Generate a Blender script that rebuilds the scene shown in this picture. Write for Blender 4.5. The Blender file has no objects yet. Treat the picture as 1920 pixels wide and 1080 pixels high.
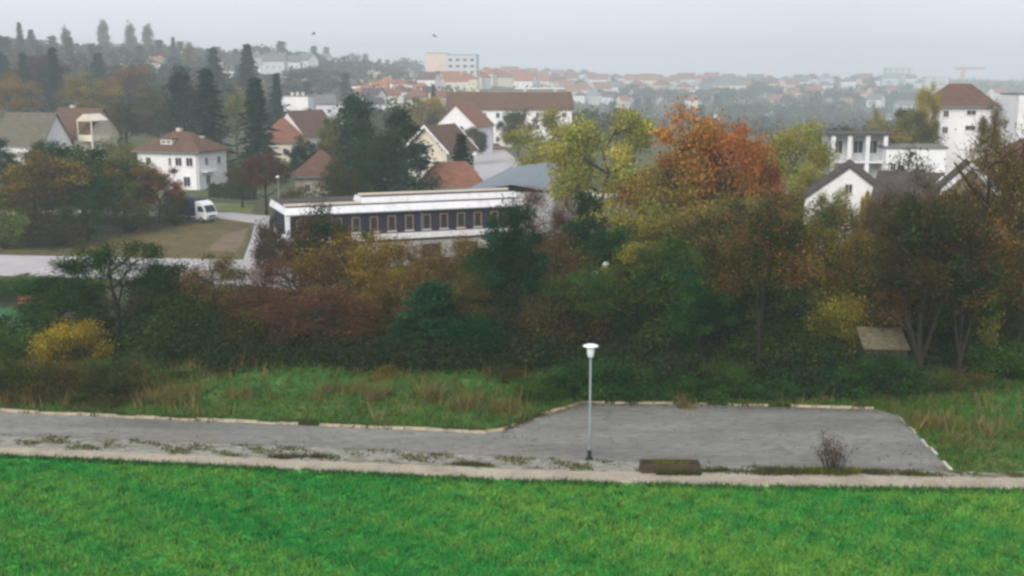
import bpy, math, random
import numpy as np
from mathutils import Vector, Matrix

# ------------------------------------------------------------------ camera, sky, sun, exposure
SC = bpy.context.scene
R = math.radians
FPX, CAMH, PITCH = 2156.0, 16.0, R(10.5)          # focal length for a 1920 wide frame, eye height, downward tilt
cam_data = bpy.data.cameras.new('camera')
cam = bpy.data.objects.new('camera', cam_data)
SC.collection.objects.link(cam)
cam.location = (0, 0, CAMH)
cam.rotation_euler = (R(90) - PITCH, 0, 0)
cam_data.sensor_width = 36.0
cam_data.lens = 36.0 * FPX / 1920.0
cam_data.clip_start = 0.5
cam_data.clip_end = 9000
SC.camera = cam

SUN_EL, SUN_AZ = R(31), R(200)                     # rather low behind the cloud, behind the camera and a little to the left
world = bpy.data.worlds.new('World')
SC.world = world
world.use_nodes = True
wn, wl = world.node_tree.nodes, world.node_tree.links
wn.clear()
w_out = wn.new('ShaderNodeOutputWorld')
w_bg = wn.new('ShaderNodeBackground')
w_sky = wn.new('ShaderNodeTexSky')
w_sky.sky_type = 'NISHITA'
w_sky.sun_disc = False
w_sky.sun_elevation = SUN_EL
w_sky.sun_rotation = SUN_AZ
w_sky.air_density, w_sky.dust_density, w_sky.ozone_density = 1.0, 4.0, 1.0
w_cloud = wn.new('ShaderNodeMixRGB')               # closed cloud cover over the clear sky
w_cloud.inputs['Fac'].default_value = 0.86
w_cloud.inputs['Color2'].default_value = (4.60, 4.62, 5.15, 1)
w_noise = wn.new('ShaderNodeTexNoise')               # faint unevenness of the cloud base
w_noise.inputs['Scale'].default_value = 3.0
w_noise.inputs['Detail'].default_value = 5.0
w_tc = wn.new('ShaderNodeTexCoord')
wl.new(w_tc.outputs['Generated'], w_noise.inputs['Vector'])
w_rp = wn.new('ShaderNodeValToRGB')
w_rp.color_ramp.elements[0].position, w_rp.color_ramp.elements[0].color = 0.3, (4.30, 4.32, 4.84, 1)
w_rp.color_ramp.elements[1].position, w_rp.color_ramp.elements[1].color = 0.7, (5.00, 5.00, 5.50, 1)
wl.new(w_noise.outputs['Fac'], w_rp.inputs['Fac'])
wl.new(w_rp.outputs['Color'], w_cloud.inputs['Color2'])
wl.new(w_sky.outputs['Color'], w_cloud.inputs['Color1'])
wl.new(w_cloud.outputs['Color'], w_bg.inputs['Color'])
w_bg.inputs['Strength'].default_value = 0.118
wl.new(w_bg.outputs['Background'], w_out.inputs['Surface'])

sun_data = bpy.data.lights.new('sun', 'SUN')
sun_data.energy = 1.5
sun_data.angle = R(35)
sun_data.color = (1.0, 0.97, 0.92)
sun = bpy.data.objects.new('sun', sun_data)
SC.collection.objects.link(sun)
sd = Vector((math.sin(SUN_AZ) * math.cos(SUN_EL), math.cos(SUN_AZ) * math.cos(SUN_EL), math.sin(SUN_EL)))
sun.rotation_euler = sd.to_track_quat('Z', 'Y').to_euler()
sun.location = (20, -40, 60)

vs = SC.view_settings
vs.view_transform, vs.look, vs.gamma, vs.use_curve_mapping = 'Standard', 'None', 1.0, False
vs.exposure = 0.80
SC.cycles.use_denoising = True
SC.cycles.max_bounces = 6
SC.cycles.diffuse_bounces = 3
SC.cycles.transmission_bounces = 3
SC.cycles.volume_bounces = 3
SC.cycles.filter_width = 2.8
SC.cycles.caustics_reflective = False
SC.cycles.caustics_refractive = False

# ------------------------------------------------------------------ terrain and placing helpers
def smooth(a, b, v):
    t = np.clip((v - a) / (b - a), 0, 1)
    return t * t * (3 - 2 * t)

def hgt(x, y):
    x = np.asarray(x, float); y = np.asarray(y, float)
    base = -2.0 * smooth(62, 86, y)
    u = x / np.maximum(y, 60)
    us = [-0.9, -0.46, -0.30, -0.18, -0.05, 0.10, 0.26, 0.9]
    r0 = np.interp(u, us, [185, 188, 190, 215, 285, 300, 300, 300])
    sl = np.interp(u, us, [0.060, 0.053, 0.0430, 0.0285, 0.0122, 0.0048, 0.0027, 0.002])
    lim = np.interp(u, us, [850, 850, 880, 950, 1150, 1500, 1700, 1700])
    d = np.maximum(0, y - r0)
    d = np.where(d > lim, lim + (d - lim) * 0.10, d)
    roll = 0.9 * np.sin(x * 0.021 + y * 0.013) * smooth(240, 420, y) + 1.6 * np.sin(x * 0.0093 - y * 0.006 + 1.2) * smooth(400, 700, y)
    valley = -23.0 * smooth(270, 760, y) * smooth(-0.02, 0.09, u) * (1 - smooth(820, 1650, y))
    return base + sl * d + roll + valley

def h1(x, y): return float(hgt(x, y))
CP, SP = math.cos(PITCH), math.sin(PITCH)

def z_of(py, y):                     # height of the sight line through image row py at distance y
    t = (540 - py) / FPX
    return CAMH + y * (t * CP - SP) / (CP + t * SP)

def x_of(px, y, z): return (px - 960) / FPX * (y * CP - (z - CAMH) * SP)

def flat(px, py, z=0.0):             # point of a level surface
    t = (540 - py) / FPX
    y = (z - CAMH) * (CP + t * SP) / (t * CP - SP)
    return (x_of(px, y, z), y)

def deep(px): return 1.0 + 0.38 * float(smooth(430, 720, px))

def stand(px, y):                    # point of the terrain at distance y
    z = h1(x_of(px, y, 0), y)
    for _ in range(3):
        x = x_of(px, y, z); z = h1(x, y)
    return Vector((x, y, z))

def hit(px, py):                     # where a sight line meets the terrain
    y = 62.0
    while y < 2400:
        z = z_of(py, y)
        if z <= h1(x_of(px, y, z), y): break
        y *= 1.006
    return y

def pxm(n, y): return n / FPX * (y * CP + (CAMH) * SP)       # n photo pixels in metres at distance y

# ------------------------------------------------------------------ object helpers
COL = SC.collection
def tag(o, label=None, cat=None, group=None, kind=None):
    if label: o['label'] = label
    if cat: o['category'] = cat
    if group: o['group'] = group
    if kind: o['kind'] = kind
    return o

def empty(name, loc, rz=0.0, sc=(1, 1, 1)):
    o = bpy.data.objects.new(name, None)
    o.empty_display_size = 0.3
    COL.objects.link(o)
    o.location = loc; o.rotation_euler = (0, 0, rz); o.scale = sc
    return o

def link(name, me, parent=None):
    o = bpy.data.objects.new(name, me)
    COL.objects.link(o)
    if parent is not None: o.parent = parent
    return o

class MB:
    """collects faces for one mesh"""
    def __init__(s): s.v = []; s.f = []; s.m = []
    def face(s, pts, m=0):
        n = len(s.v); s.v += [tuple(p) for p in pts]; s.f.append(tuple(range(n, n + len(pts)))); s.m.append(m)
    def box(s, a, b, m=0):
        (x0, y0, z0), (x1, y1, z1) = a, b
        n = len(s.v)
        s.v += [(x0,y0,z0),(x1,y0,z0),(x1,y1,z0),(x0,y1,z0),(x0,y0,z1),(x1,y0,z1),(x1,y1,z1),(x0,y1,z1)]
        for q in ((0,3,2,1),(4,5,6,7),(0,1,5,4),(1,2,6,5),(2,3,7,6),(3,0,4,7)):
            s.f.append(tuple(n + i for i in q)); s.m.append(m)
        return s
    def hexa(s, bot, top, m=0):      # bottom ring, top ring of the same size
        n = len(s.v); k = len(bot)
        s.v += [tuple(p) for p in bot] + [tuple(p) for p in top]
        s.f.append(tuple(n + i for i in reversed(range(k)))); s.m.append(m)
        s.f.append(tuple(n + k + i for i in range(k))); s.m.append(m)
        for i in range(k):
            j = (i + 1) % k
            s.f.append((n + i, n + j, n + k + j, n + k + i)); s.m.append(m)
        return s
    def tube(s, p0, p1, r0, r1, sides=5, m=0, cap=False):
        p0 = Vector(p0); p1 = Vector(p1); d = p1 - p0
        if d.length < 1e-6: return s
        q = d.to_track_quat('Z', 'Y')
        n = len(s.v)
        for p, r in ((p0, r0), (p1, r1)):
            for i in range(sides):
                a = 2 * math.pi * i / sides
                s.v.append(tuple(p + q @ Vector((r * math.cos(a), r * math.sin(a), 0))))
        for i in range(sides):
            j = (i + 1) % sides
            s.f.append((n + i, n + j, n + sides + j, n + sides + i)); s.m.append(m)
        if cap:
            s.f.append(tuple(n + sides + i for i in range(sides))); s.m.append(m)
            s.f.append(tuple(n + i for i in reversed(range(sides)))); s.m.append(m)
        return s
    def lathe(s, prof, sides=16, m=0, c=(0, 0)):
        n = len(s.v)
        for r, z in prof:
            for i in range(sides):
                a = 2 * math.pi * i / sides
                s.v.append((c[0] + r * math.cos(a), c[1] + r * math.sin(a), z))
        for k in range(len(prof) - 1):
            for i in range(sides):
                j = (i + 1) % sides
                s.f.append((n + k*sides + i, n + k*sides + j, n + (k+1)*sides + j, n + (k+1)*sides + i)); s.m.append(m)
        return s
    def mesh(s, name, mats, smoothed=False):
        me = bpy.data.meshes.new(name)
        me.from_pydata(s.v, [], s.f)
        for mt in (mats if isinstance(mats, (list, tuple)) else [mats]): me.materials.append(mt)
        me.polygons.foreach_set('material_index', s.m)
        if smoothed: me.polygons.foreach_set('use_smooth', [True] * len(s.f))
        me.update()
        return me
    def build(s, name, mats, parent=None, smoothed=False):
        return link(name, s.mesh(name, mats, smoothed), parent)

def np_mesh(name, verts, quads, mat, attrs=None, tris=False):
    k = 3 if tris else 4
    me = bpy.data.meshes.new(name)
    nv, nf = len(verts), len(quads)
    me.vertices.add(nv); me.vertices.foreach_set('co', np.asarray(verts, np.float32).ravel())
    me.loops.add(nf * k); me.loops.foreach_set('vertex_index', np.asarray(quads, np.int32).ravel())
    me.polygons.add(nf)
    me.polygons.foreach_set('loop_start', np.arange(0, nf * k, k, dtype=np.int32))
    me.update(calc_edges=True)
    for an, av in (attrs or {}).items():
        at = me.attributes.new(an, 'FLOAT', 'FACE'); at.data.foreach_set('value', np.asarray(av, np.float32))
    me.materials.append(mat)
    return me

# ------------------------------------------------------------------ materials
def nodes_of(name):
    m = bpy.data.materials.new(name); m.use_nodes = True
    nt = m.node_tree; b = nt.nodes['Principled BSDF']
    b.inputs['Roughness'].default_value = 0.85
    b.inputs['Specular IOR Level'].default_value = 0.2
    return m, nt.nodes, nt.links, b

def ramp(nd, stops):
    r = nd.new('ShaderNodeValToRGB')
    e = r.color_ramp.elements
    while len(e) < len(stops): e.new(0.5)
    for el, (p, c) in zip(e, stops):
        el.position = p; el.color = (*c, 1)
    return r

def mat(name, stops, scale=1.0, detail=6.0, rough=0.85, bump=0.0, spec=0.2, coord='pos', stretch=None, second=None):
    """a noise driven surface; second = (scale, strength) adds a finer brightness grain"""
    m, nd, lk, b = nodes_of(name)
    if coord == 'pos': src = nd.new('ShaderNodeNewGeometry').outputs['Position']
    else: src = nd.new('ShaderNodeTexCoord').outputs['Object']
    if stretch:
        mp = nd.new('ShaderNodeMapping'); mp.inputs['Scale'].default_value = stretch
        lk.new(src, mp.inputs['Vector']); src = mp.outputs['Vector']
    n = nd.new('ShaderNodeTexNoise'); n.inputs['Scale'].default_value = scale; n.inputs['Detail'].default_value = detail
    n.inputs['Roughness'].default_value = 0.6
    lk.new(src, n.inputs['Vector'])
    rp = ramp(nd, stops); lk.new(n.outputs['Fac'], rp.inputs['Fac'])
    out = rp.outputs['Color']
    if second:
        n2 = nd.new('ShaderNodeTexNoise'); n2.inputs['Scale'].default_value = second[0]; n2.inputs['Detail'].default_value = 4
        lk.new(src, n2.inputs['Vector'])
        mr = nd.new('ShaderNodeMapRange'); mr.inputs[1].default_value = 0.3; mr.inputs[2].default_value = 0.7
        mr.inputs[3].default_value = 1 - second[1]; mr.inputs[4].default_value = 1 + second[1]
        lk.new(n2.outputs['Fac'], mr.inputs[0])
        mx = nd.new('ShaderNodeMixRGB'); mx.blend_type = 'MULTIPLY'; mx.inputs['Fac'].default_value = 1
        lk.new(out, mx.inputs['Color1']); lk.new(mr.outputs[0], mx.inputs['Color2']); out = mx.outputs['Color']
    lk.new(out, b.inputs['Base Color'])
    b.inputs['Roughness'].default_value = rough
    b.inputs['Specular IOR Level'].default_value = spec
    if bump:
        bp = nd.new('ShaderNodeBump'); bp.inputs['Strength'].default_value = bump; bp.inputs['Distance'].default_value = 0.05
        lk.new(n.outputs['Fac'], bp.inputs['Height']); lk.new(bp.outputs['Normal'], b.inputs['Normal'])
    return m

def tone(c, k): return tuple(min(0.95, v * k) for v in c)
_plain = {}
def plain(name, c, scale=1.2, var=0.16, rough=0.8, spec=0.2):
    key = (name, c)
    if key not in _plain:
        _plain[key] = mat(name, [(0.3, tone(c, 1 - var)), (0.7, tone(c, 1 + var))], scale, rough=rough, spec=spec, coord='obj')
    return _plain[key]

def leaf_mat(name, trans=0.25):
    m, nd, lk, b = nodes_of(name)
    oi = nd.new('ShaderNodeObjectInfo')
    at = nd.new('ShaderNodeAttribute'); at.attribute_type = 'OBJECT'; at.attribute_name = 'leaf_b'
    ti = nd.new('ShaderNodeAttribute'); ti.attribute_type = 'GEOMETRY'; ti.attribute_name = 'tint'
    mx = nd.new('ShaderNodeMixRGB')
    lk.new(ti.outputs['Fac'], mx.inputs['Fac']); lk.new(oi.outputs['Color'], mx.inputs['Color1']); lk.new(at.outputs['Color'], mx.inputs['Color2'])
    br = nd.new('ShaderNodeAttribute'); br.attribute_type = 'GEOMETRY'; br.attribute_name = 'tone'
    hs = nd.new('ShaderNodeHueSaturation'); lk.new(mx.outputs['Color'], hs.inputs['Color']); lk.new(br.outputs['Fac'], hs.inputs['Value'])
    lk.new(hs.outputs['Color'], b.inputs['Base Color'])
    tr = nd.new('ShaderNodeBsdfTranslucent'); lk.new(hs.outputs['Color'], tr.inputs['Color'])
    ms = nd.new('ShaderNodeMixShader'); ms.inputs['Fac'].default_value = trans
    lk.new(b.outputs['BSDF'], ms.inputs[1]); lk.new(tr.outputs['BSDF'], ms.inputs[2])
    lk.new(ms.outputs['Shader'], nd['Material Output'].inputs['Surface'])
    b.inputs['Specular IOR Level'].default_value = 0.0
    return m

LEAF = leaf_mat('leaf')
BARK = mat('bark', [(0.35, (0.012, 0.010, 0.008)), (0.65, (0.036, 0.029, 0.022))], 3.0, stretch=(3, 3, 0.6))
M_GROUND = mat('hill_ground', [(0.3, (0.050, 0.055, 0.022)), (0.5, (0.085, 0.085, 0.036)), (0.7, (0.06, 0.10, 0.035))], 0.05, 8, second=(0.6, 0.35))
M_FLOOR = mat('wood_floor', [(0.3, (0.018, 0.016, 0.009)), (0.55, (0.030, 0.034, 0.014)), (0.75, (0.05, 0.045, 0.02))], 0.35, 8, bump=0.4, second=(2.0, 0.4))  # brown floor, kept very dark to stand in for dense shadow under the trees
M_MEADOW = mat('meadow', [(0.28, (0.016, 0.165, 0.036)), (0.45, (0.032, 0.300, 0.048)), (0.60, (0.075, 0.335, 0.052)), (0.76, (0.25, 0.34, 0.06))], 0.42, 9, bump=0.5, second=(1.9, 0.5))
M_BANK = mat('bank_grass', [(0.30, (0.018, 0.050, 0.013)), (0.46, (0.032, 0.120, 0.021)), (0.60, (0.075, 0.135, 0.027)), (0.74, (0.20, 0.16, 0.06))], 0.45, 8, bump=0.5, second=(1.6, 0.4))
M_PATH = mat('path_gravel', [(0.3, (0.28, 0.240, 0.175)), (0.5, (0.36, 0.315, 0.238)), (0.72, (0.42, 0.37, 0.285))], 0.7, 9, bump=0.15, second=(5, 0.14))
M_ROAD = mat('worn_asphalt', [(0.30, (0.128, 0.126, 0.110)), (0.47, (0.182, 0.180, 0.160)), (0.62, (0.222, 0.222, 0.198)), (0.78, (0.29, 0.295, 0.265))], 0.30, 10, bump=0.1, stretch=(0.35, 1.9, 1), second=(4.5, 0.28))
def crack(m):
    nt = m.node_tree; nd, lk = nt.nodes, nt.links
    b = nd['Principled BSDF']; src = b.inputs['Base Color'].links[0].from_socket
    g = nd.new('ShaderNodeNewGeometry'); n = nd.new('ShaderNodeTexNoise'); n.inputs['Scale'].default_value = .9; n.inputs['Detail'].default_value = 6
    lk.new(g.outputs['Position'], n.inputs['Vector'])
    ad = nd.new('ShaderNodeMixRGB'); ad.blend_type = 'ADD'; ad.inputs['Fac'].default_value = 1.6
    lk.new(g.outputs['Position'], ad.inputs['Color1']); lk.new(n.outputs['Color'], ad.inputs['Color2'])
    v = nd.new('ShaderNodeTexVoronoi'); v.feature = 'DISTANCE_TO_EDGE'; v.inputs['Scale'].default_value = .22
    lk.new(ad.outputs['Color'], v.inputs['Vector'])
    rp = ramp(nd, [(0.0, (.62, .62, .60)), (0.008, (1, 1, 1))]); lk.new(v.outputs['Distance'], rp.inputs['Fac'])
    mx = nd.new('ShaderNodeMixRGB'); mx.blend_type = 'MULTIPLY'; mx.inputs['Fac'].default_value = .6
    lk.new(src, mx.inputs['Color1']); lk.new(rp.outputs['Color'], mx.inputs['Color2']); lk.new(mx.outputs['Color'], b.inputs['Base Color'])
crack(M_ROAD)
M_VERGE = mat('gravel_verge', [(0.32, (0.09, 0.085, 0.045)), (0.44, (0.20, 0.19, 0.14)), (0.55, (0.28, 0.28, 0.25)), (0.66, (0.17, 0.16, 0.10)), (0.76, (0.09, 0.11, 0.045))], 1.1, 9, bump=0.4, stretch=(0.6, 1.4, 1), second=(4, 0.3))
M_KERB = plain('kerb_stone', (0.40, 0.35, 0.24), 2.0, 0.35)
M_LANE = mat('pale_lane', [(0.3, (0.36, 0.34, 0.33)), (0.7, (0.48, 0.46, 0.45))], 0.3, 6)
M_FIELD = mat('autumn_field', [(0.3, (0.075, 0.058, 0.022)), (0.5, (0.115, 0.088, 0.030)), (0.72, (0.13, 0.125, 0.042))], 0.12, 9, second=(0.8, 0.3))
M_LAWN = mat('garden_lawn', [(0.3, (0.02, 0.07, 0.018)), (0.7, (0.035, 0.13, 0.03))], 0.5, 8)
M_WHITE = mat('white_render', [(0.25, (0.56, 0.55, 0.53)), (0.40, (0.74, 0.73, 0.73)), (0.7, (0.82, 0.81, 0.82))], 0.35, 8, coord='obj', stretch=(1, 1, 0.5), second=(2, .05))
M_CREAM = plain('cream_render', (0.66, 0.60, 0.48), 0.5, 0.10)
M_OLDWALL = plain('weathered_render', (0.40, 0.35, 0.27), 0.7, 0.25)
M_PINK = plain('pink_render', (0.66, 0.50, 0.44), 0.5, 0.08)
M_GREYW = plain('grey_render', (0.52, 0.53, 0.54), 0.5, 0.10)
M_SALMON = plain('salmon_render', (0.58, 0.33, 0.22), 0.6, 0.12)
M_TRIM = mat('white_trim', [(0.26, (0.50, 0.50, 0.49)), (0.42, (0.68, 0.68, 0.69)), (0.7, (0.76, 0.76, 0.78))], 0.9, 8, coord='obj', stretch=(1.5, 1.5, 0.5), second=(3, .06))
M_TAN = plain('tan_timber', (0.30, 0.19, 0.10), 1.5, 0.2)
def roof_mat(name, c): return mat(name, [(0.28, tone(c, 0.68)), (0.5, c), (0.74, tone(c, 1.3))], 0.9, 8, bump=0.3, coord='obj', stretch=(1, 1, 2.5), second=(5, 0.25))
M_RBROWN = roof_mat('brown_tiles', (0.115, 0.062, 0.042))
M_RDARK = roof_mat('dark_tiles', (0.070, 0.056, 0.052))
M_ROCHRE = roof_mat('ochre_tiles', (0.118, 0.066, 0.042))
M_RRUST = roof_mat('rust_tiles', (0.200, 0.090, 0.055))
M_RORANGE = roof_mat('orange_tiles', (0.29, 0.125, 0.065))
M_RRED = roof_mat('red_tiles', (0.25, 0.10, 0.075))
M_RGREY = roof_mat('grey_roofing', (0.16, 0.155, 0.15))
M_RMOSS = roof_mat('mossy_tiles', (0.12, 0.108, 0.078))
M_METALROOF = plain('blue_grey_sheet', (0.19, 0.225, 0.26), 0.4, 0.16, 0.6, 0.3)
M_NAVY = plain('navy_boards', (0.022, 0.022, 0.040), 1.0, 0.25, 0.6)
M_GLASS = plain('dark_glass', (0.030, 0.034, 0.040), 1.0, 0.2, 0.12, 0.5)
M_DARK = plain('dark_iron', (0.018, 0.018, 0.018), 3.0, 0.2, 0.6)
M_STEEL = plain('galvanised_steel', (0.19, 0.23, 0.225), 2.0, 0.12, 0.5, 0.4)
M_LAMPW = plain('white_enamel', (0.80, 0.80, 0.80), 2.0, 0.03, 0.4, 0.4)
M_OPAL = plain('opal_glass', (0.70, 0.74, 0.76), 2.0, 0.03, 0.3, 0.5)
M_TROUGH = plain('old_timber', (0.058, 0.042, 0.028), 3.0, 0.35)
M_SOIL = plain('dark_soil', (0.03, 0.024, 0.016), 4.0, 0.3)
M_TYRE = plain('tyre_rubber', (0.016, 0.016, 0.017), 3.0, 0.2)
M_REDWOOD = plain('red_brown_timber', (0.26, 0.085, 0.040), 3.0, 0.2)

# ------------------------------------------------------------------ the ground and its sheets
def terrain():
    ys = [-70, -30, 0, 20, 34, 46, 56, 62]
    y = 62.0
    while y < 90: y += 2.0; ys.append(y)
    while y < 2500: y *= 1.028; ys.append(y)
    us = np.linspace(-1, 1, 121)
    V = []
    for y in ys:
        half = min(1700.0, 90 + max(0, y) * 0.78)
        xs = us * half
        V.append(np.stack([xs, np.full_like(xs, y), hgt(xs, np.full_like(xs, y))], 1))
    n, m = len(ys), len(us)
    idx = np.arange(n * m).reshape(n, m)
    q = np.stack([idx[:-1, :-1], idx[:-1, 1:], idx[1:, 1:], idx[1:, :-1]], -1).reshape(-1, 4)
    me = np_mesh('ground', np.concatenate(V), q, M_GROUND)
    me.polygons.foreach_set('use_smooth', [True] * len(me.polygons))
    return tag(link('ground', me), kind='structure')
terrain()

def sheet(name, pts, z, m, follow=False):
    mb = MB()
    mb.face([(x, y, (h1(x, y) if follow else 0) + z) for x, y in pts])
    return tag(mb.build(name, m), kind='structure')

def strip(name, left, right, lift, m, n=24):
    """a sheet draped over the terrain between two edge lines"""
    def resample(poly):
        t = np.linspace(0, len(poly) - 1, n); k = np.arange(len(poly))
        return np.stack([np.interp(t, k, [p[0] for p in poly]), np.interp(t, k, [p[1] for p in poly])], 1)
    a, b = resample(left), resample(right)
    mb = MB(); W = 6
    rows = []
    for i in range(n):
        row = []
        for j in range(W + 1):
            p = a[i] + (b[i] - a[i]) * j / W
            row.append((p[0], p[1], h1(p[0], p[1]) + lift))
        rows.append(row)
    for i in range(n - 1):
        for j in range(W):
            mb.face([rows[i][j], rows[i][j + 1], rows[i + 1][j + 1], rows[i + 1][j]])
    return tag(mb.build(name, m), kind='structure')

# image rows of the edges -> level ground
PATH_N = [flat(px, py) for px, py in ((-500, 812), (0, 838), (480, 859), (960, 880), (1440, 891), (1920, 896), (2500, 892))]
PATH_S = [flat(px, py) for px, py in ((-500, 826), (0, 853), (480, 877), (960, 901), (1440, 913), (1920, 919), (2500, 914))]
ROAD_N = [flat(px, py) for px, py in ((-500, 752), (0, 772), (300, 786), (600, 799), (800, 807), (905, 813), (940, 809))]
ROAD_S = [flat(px, py) for px, py in ((-500, 790), (0, 815), (300, 827), (600, 839), (800, 848), (905, 854), (940, 856))]
LOT_N = [flat(px, py) for px, py in ((940, 809), (1000, 785), (1095, 757), (1280, 759), (1480, 764), (1640, 768), (1682, 778), (1725, 822), (1778, 880))]
LOT_S = [flat(px, py) for px, py in ((940, 856), (1060, 861), (1200, 867), (1440, 876), (1600, 881), (1778, 884))]

def ribbon(name, a, b, z, m, n=60, jit=0.0):
    rj = np.random.default_rng(len(name))
    mb = MB()
    A = np.array(a); B = np.array(b)
    def rs(P):
        d = np.r_[0, np.cumsum(np.hypot(*np.diff(P, axis=0).T))]; t = np.linspace(0, d[-1], n)
        return np.stack([np.interp(t, d, P[:, 0]), np.interp(t, d, P[:, 1])], 1)
    A, B = rs(A), rs(B)
    A[:, 1] += rj.normal(0, jit, n); B[:, 1] += rj.normal(0, jit, n)
    for i in range(n - 1): mb.face([(*B[i], z), (*B[i + 1], z), (*A[i + 1], z), (*A[i], z)])
    return tag(mb.build(name, m), kind='structure')

MEADOW_N = [(p[0], p[1]) for p in PATH_S]
ribbon('meadow', MEADOW_N, [(-55, 4), (60, 4)], 0.004, M_MEADOW)
ribbon('footpath', PATH_N, PATH_S, 0.012, M_PATH, 260, .035)
VERGE_N = ROAD_S[:-1] + LOT_S + [flat(1920, 885), flat(2500, 880)]
ribbon('gravel_verge', VERGE_N, PATH_N, 0.008, M_VERGE)
ribbon('road', ROAD_N, ROAD_S, 0.016, M_ROAD, 120, .02)
sheet('parking_lot', [*LOT_S, *reversed(LOT_N)], 0.016, M_ROAD)
BANK_S = [flat(-500, 752)] + ROAD_N[1:-1] + [flat(940, 809), flat(1000, 785), flat(1095, 757)] + LOT_N[3:] + [flat(1800, 890), flat(1920, 885), flat(2500, 880)]
BANK_N = [(-70, 66.5), (-30, 66.5), (-8, 63.5), (4, 60), (22, 59), (30, 59), (70, 62)]
def mound(P):
    """low humps of the bank, level again at its edges"""
    x, y = P[:, 0], P[:, 1]
    m = 0.75 * np.exp(-((x + 11.5) / 4.5) ** 2 - ((y - 59.2) / 2.0) ** 2) + 0.5 * np.exp(-((x + 3.5) / 3.0) ** 2 - ((y - 58.6) / 1.6) ** 2) + 0.5 * np.exp(-((x - 25) / 4.0) ** 2 - ((y - 54.5) / 3.0) ** 2)
    m += 0.10 * np.sin(x * 1.1) * np.sin(y * 1.7 + x * .4)
    return np.maximum(0, m) * smooth(0.2, 1.6, y - np.interp(x, [p[0] for p in BANK_S], [p[1] for p in BANK_S]))
def bank():
    mb = MB(); n = 110
    def rs(P):
        P = np.array(P); d = np.r_[0, np.cumsum(np.hypot(*np.diff(P, axis=0).T))]; t = np.linspace(0, d[-1], n)
        return np.stack([np.interp(t, d, P[:, 0]), np.interp(t, d, P[:, 1])], 1)
    A, B = rs(BANK_S), rs(BANK_N)
    rows = [A + (B - A) * k / 18 for k in range(19)]
    z = lambda p: h1(*p) + 0.006 + float(mound(np.array(p)[None])[0])
    for r0, r1 in zip(rows[:-1], rows[1:]):
        for i in range(n - 1): mb.face([(*r0[i], z(r0[i])), (*r0[i+1], z(r0[i+1])), (*r1[i+1], z(r1[i+1])), (*r1[i], z(r1[i]))])
    tag(mb.build('grass_bank', M_BANK), kind='structure')
bank()
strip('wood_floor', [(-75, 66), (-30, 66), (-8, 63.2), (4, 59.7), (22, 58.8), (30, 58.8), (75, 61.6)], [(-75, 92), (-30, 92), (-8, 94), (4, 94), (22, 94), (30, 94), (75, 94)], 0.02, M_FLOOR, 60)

# kerbstones, one by one along the road and round the parking lot
kerb = tag(empty('kerb', (0, 0, 0)), kind='structure')
_ks = MB().box((-0.49, -0.075, 0.0), (0.49, 0.075, 0.11)).mesh('kerbstone', M_KERB)
_kl = MB().box((-0.49, -0.06, 0.0), (0.49, 0.06, 0.07)).mesh('kerbstone', plain('pale_kerb', (0.56, 0.54, 0.46), 2.0, 0.2))
def lay_kerb(pts, keep, rng, me=_ks):
    P = np.array(pts); d = np.r_[0, np.cumsum(np.hypot(*np.diff(P, axis=0).T))]
    for s in np.arange(0.5, d[-1], 1.0):
        if rng.random() > keep: continue
        a = np.array([np.interp(s - .45, d, P[:, 0]), np.interp(s - .45, d, P[:, 1])]); b = np.array([np.interp(s + .45, d, P[:, 0]), np.interp(s + .45, d, P[:, 1])])
        o = link('kerbstone', me, kerb)
        c = (a + b) / 2
        o.location = (c[0] + rng.uniform(-.03, .03), c[1] + rng.uniform(-.03, .03), 0.012 + rng.uniform(-.03, .02))
        o.rotation_euler = (rng.uniform(-.06, .06), rng.uniform(-.02, .02), math.atan2(b[1] - a[1], b[0] - a[0]) + rng.uniform(-.03, .03))
rk = random.Random(5)
lay_kerb(ROAD_N[1:-1], 0.80, rk)
lay_kerb([ROAD_N[-2], flat(940, 808), flat(1000, 784), flat(1095, 756)], 0.9, rk)
lay_kerb([flat(1097, 756), flat(1280, 758), flat(1480, 763), flat(1655, 768)], 0.9, rk)
lay_kerb([flat(1682, 777), flat(1725, 821), flat(1781, 881)], 0.78, rk, _kl)

# lanes, field and lawn beyond the trees
LZ = -2.0
sheet('garden_lane', [flat(-300, 505, LZ), flat(0, 517, LZ), flat(300, 526, LZ), flat(450, 535, LZ), flat(560, 545, LZ), flat(560, 498, LZ), flat(470, 487, LZ), flat(280, 484, LZ), flat(0, 478, LZ), flat(-300, 470, LZ)], -2 + 0.012, M_LANE)
sheet('autumn_field', [flat(-200, 472, LZ), flat(0, 474, LZ), flat(290, 484, LZ), flat(440, 486, LZ), flat(458, 468, LZ), flat(470, 418, LZ), flat(400, 408, LZ), flat(330, 409, LZ), flat(180, 430, LZ), flat(-200, 445, LZ)], -2 + 0.008, M_FIELD)
sheet('side_lane', [flat(456, 487, LZ), flat(500, 489, LZ), flat(506, 405, LZ), flat(440, 399, LZ), flat(300, 397, LZ), flat(-150, 392, LZ), flat(-150, 400, LZ), flat(300, 405, LZ), flat(400, 408, LZ), flat(478, 419, LZ), flat(470, 450, LZ)], -2 + 0.016, M_LANE)
sheet('garden_bed', [flat(385, 470, LZ), flat(445, 472, LZ), flat(460, 440, LZ), flat(466, 428, LZ), flat(420, 440, LZ)], -2 + 0.012, plain('bed_soil', (0.17, 0.12, 0.075), 0.6, 0.3))
sheet('house_lawn', [flat(402, 397, LZ), flat(470, 399, LZ), flat(480, 384, LZ), flat(402, 380, LZ)], -2 + 0.012, plain('lawn_olive', (0.13, 0.15, 0.045), 0.4, 0.25))
sheet('side_lawn', [flat(-80, 612, -0.9), flat(70, 612, -0.9), flat(95, 574, -1.8), flat(-80, 570, -1.8)], 0.03, M_LAWN, follow=True)
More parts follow.
